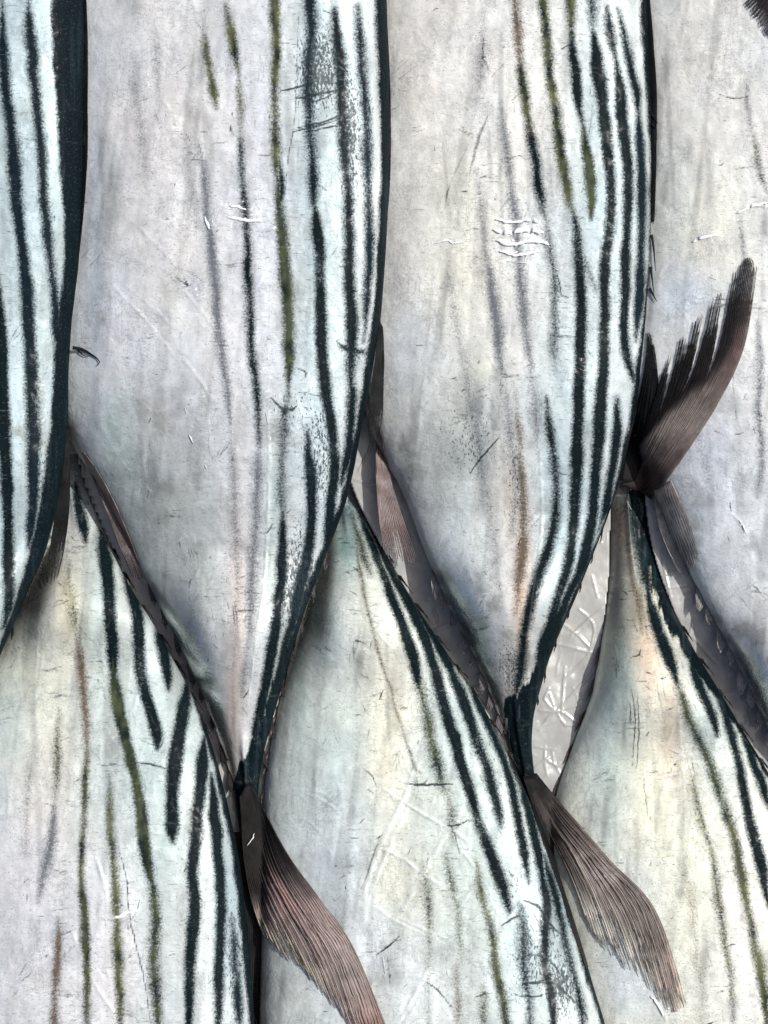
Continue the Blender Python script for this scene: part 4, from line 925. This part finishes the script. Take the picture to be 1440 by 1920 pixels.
def colB(U, V):
    V0 = V; V = V * (.42 + .58 * U)
    c = ramp(V, [(0, (8, 15, 19)), (.12, (14, 17, 20)), (.26, (64, 56, 54)), (.36, (158, 128, 122)), (.6, (166, 144, 136)), (.8, (160, 132, 124)), (1, (196, 160, 132))])
    c = mixc(c, (15, 14, 15), sstep(.5, .1, U) * sstep(.40, .26, V) * .97)
    c = mixc(c, (180, 122, 116), np.exp(-((U - .5) / .16) ** 2 - ((V - .34) / .07) ** 2) * .8)
    c = mixc(c, (178, 112, 98), np.exp(-((U - .85) / .2) ** 2 - ((V - .78) / .07) ** 2) * .75)
    c = mixc(c, (120, 104, 96), sstep(.93, 1, U) * .5)
    c = mixc(c, (186, 178, 150), sstep(.62, .25, U) * sstep(.72, .92, V0) * .8)
    return c
fin('tail_fin_lobe', 'B', [[(450, 1492), (455, 1580), (462, 1640), (474, 1700), (492, 1752)], [(460, 1474), (476, 1600), (502, 1680), (536, 1752), (576, 1832)], [(468, 1468), (500, 1612), (546, 1706), (596, 1794), (640, 1905)],
     [(476, 1474), (520, 1612), (574, 1706), (636, 1806), (705, 2010)], [(484, 1496), (540, 1602), (602, 1688), (668, 1786), (765, 2030)]], 34, colB, over('FB', 6, 118), slits=[(.2, .72, .012), (.36, .8, .012), (.52, .85, .01)], fringe=.84, rag=.07, seed=3, nv=70)
fin('tail_fin_lobe', 'B', [[(436, 1560), (448, 1640), (460, 1740), (470, 1990)], [(454, 1560), (468, 1650), (482, 1760), (488, 1990)], [(474, 1560), (488, 1650), (500, 1760), (508, 1990)]], 14,
    lambda U, V: ramp(V, [(0, (12, 18, 21)), (1, (22, 28, 30))]), over('', 0, 96), seed=4, dash=.5)

def colC(U, V):
    V0 = V; V = V * (.62 + .38 * U)
    c = ramp(V, [(0, (8, 15, 19)), (.08, (44, 40, 42)), (.18, (110, 94, 90)), (.34, (150, 134, 126)), (.7, (150, 134, 124)), (.88, (190, 156, 136)), (1, (206, 190, 168))])
    c = mixc(c, (60, 52, 48), sstep(.3, .0, U) * sstep(.8, .5, V0) * .8)
    c = mixc(c, (200, 198, 184), sstep(.85, .4, U) * sstep(.62, .9, V0) * .9)
    c = mixc(c, (112, 98, 90), np.exp(-((U - .6) / .25) ** 2 - ((V - .62) / .1) ** 2) * .6)
    return c
fin('tail_fin_lobe', 'C', [[(984, 1450), (1008, 1515), (1044, 1590), (1078, 1662), (1104, 1738)], [(989, 1450), (1028, 1526), (1080, 1606), (1124, 1692), (1164, 1806)], [(994, 1450), (1042, 1532), (1108, 1618), (1168, 1712), (1216, 1848)],
     [(999, 1450), (1049, 1522), (1130, 1614), (1204, 1706), (1262, 1896)], [(1006, 1450), (1056, 1510), (1142, 1610), (1230, 1708), (1288, 1884)]], 34, colC, over('FG', 6, 104), slits=[(.18, .7, .015), (.33, .7, .02), (.46, .78, .015), (.6, .85, .012)], fringe=.8, rag=.09, seed=7, nv=70)
fin('tail_fin_lobe', 'C', [[(980, 1455), (1006, 1540), (1040, 1640), (1072, 1740), (1100, 1820)], [(988, 1455), (1022, 1540), (1060, 1640), (1086, 1730), (1106, 1800)], [(1000, 1455), (1040, 1540), (1076, 1640), (1098, 1720), (1114, 1780)]], 12,
    lambda U, V: ramp(V, [(0, (12, 18, 21)), (.6, (24, 30, 32)), (1, (60, 66, 64))]), over('F', 2, 104), seed=8, dash=.5)

def colG(U, V):
    c = ramp(V, [(0, (10, 14, 16)), (.07, (44, 34, 35)), (.16, (112, 90, 84)), (.35, (136, 122, 114)), (.55, (100, 88, 82)), (1, (60, 52, 50))])
    d = sstep(.44, .6, V + .35 * (U < 2) * (.5 - U)) * sstep(1.02, .7, U)
    c = mixc(c, (14, 13, 14), d * .95)
    c = mixc(c, (104, 70, 70), np.exp(-((U - .9) / .12) ** 2 - ((V - .62) / .12) ** 2) * .8)
    c = mixc(c, (110, 62, 56), np.exp(-((U - .4) / .4) ** 2 - ((V - .06) / .06) ** 2) * .5)
    c = mixc(c, (150, 138, 128), sstep(.9, 1, U) * sstep(.95, .5, V) * .5)
    return c
fin('tail_fin_lobe', 'G', [[(1166, 912), (1186, 862), (1206, 806), (1224, 756), (1240, 708)], [(1174, 914), (1202, 852), (1228, 790), (1248, 728), (1264, 655)], [(1186, 918), (1224, 842), (1262, 766), (1296, 690), (1322, 580)],
     [(1198, 922), (1246, 842), (1296, 758), (1336, 668), (1362, 535)], [(1210, 928), (1270, 842), (1326, 756), (1372, 650), (1400, 484)], [(1222, 938), (1286, 850), (1346, 756), (1396, 646), (1420, 500)]], 40, colG, over('DC', 6, 95),
    slits=[(.21, .5, .034), (.42, .56, .036), (.62, .58, .055), (.31, .8, .02), (.52, .8, .02)], fringe=.86, rag=.05, seed=11, nv=80)
fin('tail_fin_lobe', 'G', [[(1168, 905), (1172, 850), (1192, 770), (1208, 690), (1214, 622)], [(1180, 905), (1194, 850), (1210, 770), (1220, 690), (1220, 630)], [(1192, 900), (1214, 840), (1230, 770), (1234, 720), (1226, 650)]], 14,
    lambda U, V: ramp(V, [(0, (26, 26, 28)), (1, (14, 22, 26))]), over('DC', 4, 95), seed=12, dash=.4, fr_gap=False)

# ------------------------------------------------------------------ anal / dorsal fins lying along the edges
def edge_z(key, side, dz=8, keys=()):
    f = F[key]
    def zf(X, Y, U, V):
        L, Rr, wv, b, zc, tilt = section(f, Y.ravel())
        z = (zc + tilt * side).reshape(X.shape) + dz
        if keys: z = np.maximum(z, ztop(X, Y, keys) + 3)
        return z
    return zf
fin('anal_fin', 'B', [[(150, 842), (176, 900), (200, 960), (226, 1030), (250, 1090)], [(160, 850), (190, 908), (216, 966), (240, 1030), (262, 1092)], [(176, 872), (206, 922), (234, 984), (256, 1040), (272, 1095)]], 14,
    lambda U, V: mixc(ramp(V, [(0, (150, 148, 150)), (.3, (170, 146, 138)), (.7, (150, 116, 112)), (1, (60, 50, 54))]), (60, 58, 62), (1 - U) * .6), edge_z('B', -1, 12, 'EB'), FINLET, dash=.8, seed=21, nv=40)
fin('anal_fin', 'C', [[(708, 800), (704, 870), (707, 930), (712, 980), (720, 1030)], [(710, 800), (716, 870), (724, 930), (735, 990), (748, 1050)], [(712, 800), (726, 866), (742, 930), (762, 990), (786, 1062)]], 16,
    lambda U, V: mixc(ramp(V, [(0, (120, 118, 118)), (.3, (160, 126, 122)), (.7, (158, 122, 118)), (1, (120, 96, 100))]), (84, 64, 70), U ** 2 * .7), edge_z('C', -1, 10, 'C'), FINLET, dash=.75, seed=22, nv=40)
fin('anal_fin', 'D', [[(1226, 918), (1228, 950), (1236, 990), (1252, 1030), (1272, 1072)], [(1236, 916), (1246, 955), (1260, 995), (1276, 1038), (1290, 1080)], [(1258, 900), (1276, 940), (1292, 980), (1302, 1010), (1310, 1040)]], 16,
    lambda U, V: ramp(V, [(0, (170, 160, 154)), (.5, (168, 164, 162)), (1, (160, 158, 160))]), edge_z('D', -1, 2, 'DG'), FINLET, dash=.8, seed=23, nv=40)
DK = lambda U, V: ramp(V, [(0, (12, 20, 22)), (1, (16, 20, 22))])
fin('second_dorsal_fin', 'A', [[(124, 800), (118, 880), (104, 960), (92, 1040), (84, 1086)], [(127, 800), (124, 880), (116, 960), (104, 1040), (96, 1096)], [(130, 800), (131, 880), (130, 950), (122, 1020), (108, 1080)]], 14, DK, edge_z('A', 1, 10, 'E'), seed=31, dash=.5, rag=.08)
fin('second_dorsal_fin', 'B', [[(712, 600), (702, 680), (694, 740), (690, 800), (698, 838)], [(716, 610), (712, 690), (706, 750), (702, 800), (704, 826)], [(718, 620), (720, 690), (719, 750), (716, 790), (710, 816)]], 12, DK, edge_z('B', 1, 6, 'C'), seed=32, dash=.4)
fin('first_dorsal_fin', 'C', [[(1206, -80), (1212, 60), (1218, 180), (1222, 300), (1222, 420)], [(1210, -80), (1219, 60), (1226, 180), (1228, 300), (1225, 420)], [(1212, -80), (1224, 60), (1232, 180), (1230, 300), (1226, 410)]], 10,
    lambda U, V: ramp(V, [(0, (24, 30, 32)), (1, (14, 22, 26))]), edge_z('C', 1, 4, 'D'), seed=33, dash=.3, fr_gap=False)
fin('first_dorsal_fin', 'B', [[(716, -80), (720, 60), (726, 200), (722, 350), (708, 520)], [(720, -80), (727, 60), (733, 200), (731, 350), (714, 520)]], 6,
    DK, edge_z('B', 1, 4, 'C'), seed=34, dash=.3, fr_gap=False)
fin('first_dorsal_fin', 'A', [[(150, -80), (158, 60), (158, 200), (152, 350), (138, 520)], [(158, -80), (164, 60), (164, 200), (161, 350), (144, 520)]], 6,
    DK, edge_z('A', 1, 4, 'B'), seed=35, dash=.3, fr_gap=False)
fin('pelvic_fin', 'D', [[(1500, -90), (1470, -60), (1440, -40), (1412, -10), (1396, 6)], [(1500, -40), (1480, -20), (1460, 10), (1440, 35), (1428, 52)], [(1510, 10), (1490, 20), (1476, 40), (1460, 62), (1448, 84)]], 18,
    lambda U, V: ramp(V, [(0, (50, 44, 46)), (1, (40, 36, 40))]), over('D', 5, 60), seed=36, dash=.9)

# spines standing off the back ridges
def spine(key, pts, r0, col=(14, 20, 24)):
    q = np.array(densify([(p[0], p[1], 0, 0) for p in pts], 5))[:, :2]
    n = len(q); V = []; 
    zs = ztop(q[:, 0], q[:, 1], 'ABCD') + 5
    zs = np.maximum(zs, zs.max() - 14)
    for i in range(n):
        r = r0 * (1 - i / (n - 1)) + .35
        tdir = q[min(i + 1, n - 1)] - q[max(i - 1, 0)]; tdir = tdir / np.hypot(*tdir); nrm = np.array([-tdir[1], tdir[0]])
        for a in range(6):
            th = a / 6 * 2 * math.pi
            V.append(P(q[i, 0] + nrm[0] * r * math.cos(th), q[i, 1] + nrm[1] * r * math.cos(th), zs[i] + r * math.sin(th)))
    fc = grid_faces(n, 6, True)
    N = len(V)
    return mesh_obj('fin_spine', np.array(V), fc, FIN, ROOT[key], dict(ru=np.zeros(N), rv=np.zeros(N), dash=np.zeros(N)), dict(base=np.tile(lin(col), (N, 1))))
spine('A', [(136, 652), (154, 655), (170, 664), (182, 672), (187, 679), (181, 687)], 3.2)
spine('A', [(146, 655), (153, 664), (160, 668), (168, 668)], 1.6)
for p in [[(1218, 208), (1226, 220), (1234, 232)], [(1222, 440), (1226, 470), (1229, 508)], [(1220, 500), (1223, 525), (1226, 552)], [(1218, 540), (1224, 552), (1232, 566)], [(1222, 232), (1229, 240), (1231, 226)]]:
    spine('C', p, 2.4)

# ------------------------------------------------------------------ finlets down both edges of each tail
def along(pts, n):
    q = np.array(densify([(p[0], p[1], 0, 0) for p in pts], 6))[:, :2]
    d = np.concatenate([[0], np.cumsum(np.hypot(*np.diff(q, axis=0).T))])
    g = np.linspace(0, d[-1], n + 1)
    return np.stack([np.interp(g, d, q[:, 0]), np.interp(g, d, q[:, 1])], -1)

def finlet_row(key, name, pts, n, out, length, width, col0, col1, seed, z0=8, keys=(), dash=.6, direction=1):
    """pts runs from body towards the tail; each finlet is swept towards the tail"""
    side = 1 if name.startswith('dorsal') else -1
    yy = np.linspace(pts[0][1], pts[-1][1], 40)
    L_, R2 = section(F[key], yy)[:2]
    q = along(list(zip(R2 if side > 0 else L_, yy)), n); rs = np.random.RandomState(seed)
    for i in range(n):
        a, b = q[i], q[i + 1]
        d = (b - a); L = np.hypot(*d); d = d / L
        nrm = np.array([d[1], -d[0]]) * out
        f_ = .75 + .5 * rs.rand()
        ln = length * (1 - .25 * i / n) * f_
        p0 = a - nrm * 6 + d * L * .04; p1 = a - nrm * 5 + d * min(L * .8, ln * .7)
        tip = a + d * ln + nrm * width * f_
        finlet(key, name, p0, p1, tip, col0, col1, z0=z0, seed=seed + i, dash=dash, keys=keys)

# upper row
finlet_row('B', 'anal_finlet', [(250, 1080), (300, 1160), (352, 1258), (392, 1345), (420, 1425), (436, 1490)], 8, -1, 58, 9, (70, 56, 58), (40, 36, 40), 100, 8, 'E', dash=.9)
finlet_row('B', 'dorsal_finlet', [(628, 1010), (590, 1105), (556, 1200), (530, 1290), (508, 1372), (490, 1450)], 7, 1, 60, 10, (34, 40, 46), (84, 66, 70), 120, 2, 'F')
finlet_row('C', 'anal_finlet', [(782, 1056), (822, 1140), (862, 1215), (900, 1290), (934, 1372)], 8, -1, 60, 17, (96, 90, 92), (140, 136, 138), 140, 8, '', dash=.8)
finlet_row('C', 'dorsal_finlet', [(1150, 950), (1112, 1050), (1080, 1128), (1046, 1196), (1022, 1262), (1004, 1340)], 7, 1, 60, 3, (16, 22, 26), (34, 32, 38), 160, 2, '')
finlet_row('D', 'anal_finlet', [(1306, 1088), (1348, 1170), (1388, 1245), (1424, 1322), (1458, 1400)], 8, -1, 56, 18, (120, 120, 124), (170, 170, 172), 180, 6, '', dash=.8)
finlet_row('A', 'dorsal_finlet', [(96, 1010), (56, 1108), (20, 1190), (-20, 1285)], 4, 1, 56, 7, (14, 20, 24), (20, 24, 28), 200, 2, 'E')
# lower row (towards the tail = up the picture)
finlet_row('E', 'dorsal_finlet', [(400, 1400), (362, 1306), (316, 1216), (262, 1130), (214, 1036), (172, 940)], 8, 1, 66, 5, (12, 18, 20), (16, 18, 22), 220, 4, '')
finlet_row('F', 'dorsal_finlet', [(972, 1450), (924, 1355), (868, 1268), (808, 1180), (752, 1090), (704, 1004), (676, 950)], 9, 1, 66, 4.5, (12, 18, 20), (18, 22, 26), 240, 4, '')
finlet_row('F', 'anal_finlet', [(500, 1530), (512, 1440), (534, 1335), (562, 1235), (590, 1130), (612, 1040)], 7, -1, 70, 10, (130, 108, 110), (96, 80, 84), 260, 10, '', dash=.8)
finlet_row('G', 'dorsal_finlet', [(1448, 1460), (1400, 1380), (1352, 1300), (1306, 1226), (1266, 1150), (1236, 1076), (1218, 1006)], 7, 1, 70, 6, (12, 18, 20), (18, 22, 26), 280, 4, '')
finlet_row('G', 'anal_finlet', [(1056, 1500), (1076, 1415), (1104, 1330), (1124, 1240), (1137, 1150), (1144, 1060)], 7, -1, 62, 5, (112, 84, 76), (84, 60, 56), 300, 8, '', dash=.7)

# ------------------------------------------------------------------ white ribbons added as sun glints, brightness put into their colour and tilt
def glint_material():
    m = NT('white_glint'); b = m.b
    b.inputs['Base Color'].default_value = (.88, .89, .89, 1)  # opaque near-white, so the glint is mostly in the colour
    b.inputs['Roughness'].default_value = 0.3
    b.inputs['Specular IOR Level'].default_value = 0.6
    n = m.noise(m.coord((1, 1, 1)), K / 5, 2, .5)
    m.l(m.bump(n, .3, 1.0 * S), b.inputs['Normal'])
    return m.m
GLINT = glint_material()
hv_ = (dirv + Vector((0, 0, 1))).normalized()
GLINTS = {
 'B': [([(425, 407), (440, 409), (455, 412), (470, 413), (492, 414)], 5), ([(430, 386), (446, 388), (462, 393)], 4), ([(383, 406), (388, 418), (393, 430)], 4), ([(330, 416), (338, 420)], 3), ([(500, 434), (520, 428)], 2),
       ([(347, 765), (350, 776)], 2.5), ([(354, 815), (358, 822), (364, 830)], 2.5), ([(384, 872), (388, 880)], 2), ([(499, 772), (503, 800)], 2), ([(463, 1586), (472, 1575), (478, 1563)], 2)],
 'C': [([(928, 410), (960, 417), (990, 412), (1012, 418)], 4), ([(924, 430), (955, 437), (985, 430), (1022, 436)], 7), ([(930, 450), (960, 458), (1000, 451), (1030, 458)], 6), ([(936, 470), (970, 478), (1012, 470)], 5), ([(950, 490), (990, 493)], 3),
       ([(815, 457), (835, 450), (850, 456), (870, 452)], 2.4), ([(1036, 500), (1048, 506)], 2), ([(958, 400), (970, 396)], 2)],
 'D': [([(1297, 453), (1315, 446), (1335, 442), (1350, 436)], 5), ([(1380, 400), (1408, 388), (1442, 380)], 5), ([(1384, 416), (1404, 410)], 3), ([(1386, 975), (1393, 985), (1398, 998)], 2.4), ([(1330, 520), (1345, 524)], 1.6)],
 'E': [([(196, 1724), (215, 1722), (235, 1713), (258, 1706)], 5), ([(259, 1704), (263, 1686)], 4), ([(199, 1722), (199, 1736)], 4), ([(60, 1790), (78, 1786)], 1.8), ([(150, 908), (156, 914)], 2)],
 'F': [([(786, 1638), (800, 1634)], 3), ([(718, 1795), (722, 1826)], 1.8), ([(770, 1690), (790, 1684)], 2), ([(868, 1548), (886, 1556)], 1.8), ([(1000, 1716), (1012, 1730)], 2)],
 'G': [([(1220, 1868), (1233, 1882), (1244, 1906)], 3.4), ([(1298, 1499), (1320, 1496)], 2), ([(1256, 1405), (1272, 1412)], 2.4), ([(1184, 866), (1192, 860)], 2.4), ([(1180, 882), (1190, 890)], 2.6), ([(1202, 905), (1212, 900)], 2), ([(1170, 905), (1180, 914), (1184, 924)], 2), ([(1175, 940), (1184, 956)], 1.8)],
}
for key, lst in GLINTS.items():
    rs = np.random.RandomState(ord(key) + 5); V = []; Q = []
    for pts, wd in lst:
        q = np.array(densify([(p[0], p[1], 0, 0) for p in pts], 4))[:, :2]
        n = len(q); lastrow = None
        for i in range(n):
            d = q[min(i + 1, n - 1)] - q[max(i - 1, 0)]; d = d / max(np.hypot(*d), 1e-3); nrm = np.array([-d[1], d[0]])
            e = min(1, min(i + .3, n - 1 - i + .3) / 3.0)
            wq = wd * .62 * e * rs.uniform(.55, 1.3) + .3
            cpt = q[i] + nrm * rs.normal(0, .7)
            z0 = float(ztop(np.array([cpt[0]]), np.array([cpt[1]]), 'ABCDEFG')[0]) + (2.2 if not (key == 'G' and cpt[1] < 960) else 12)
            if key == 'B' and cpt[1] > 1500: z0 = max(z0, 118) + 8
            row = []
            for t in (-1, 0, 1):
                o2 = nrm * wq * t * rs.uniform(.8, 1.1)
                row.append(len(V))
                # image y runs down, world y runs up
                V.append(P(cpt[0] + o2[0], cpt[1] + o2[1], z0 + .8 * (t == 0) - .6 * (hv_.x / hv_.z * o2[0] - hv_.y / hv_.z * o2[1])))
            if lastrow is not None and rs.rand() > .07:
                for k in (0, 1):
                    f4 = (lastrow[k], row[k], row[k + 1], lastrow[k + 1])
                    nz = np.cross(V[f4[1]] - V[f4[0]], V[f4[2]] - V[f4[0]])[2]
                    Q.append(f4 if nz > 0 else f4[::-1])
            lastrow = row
    o = mesh_obj('film_glint', np.array(V), np.array(Q), GLINT, ROOT[key], smooth=True)
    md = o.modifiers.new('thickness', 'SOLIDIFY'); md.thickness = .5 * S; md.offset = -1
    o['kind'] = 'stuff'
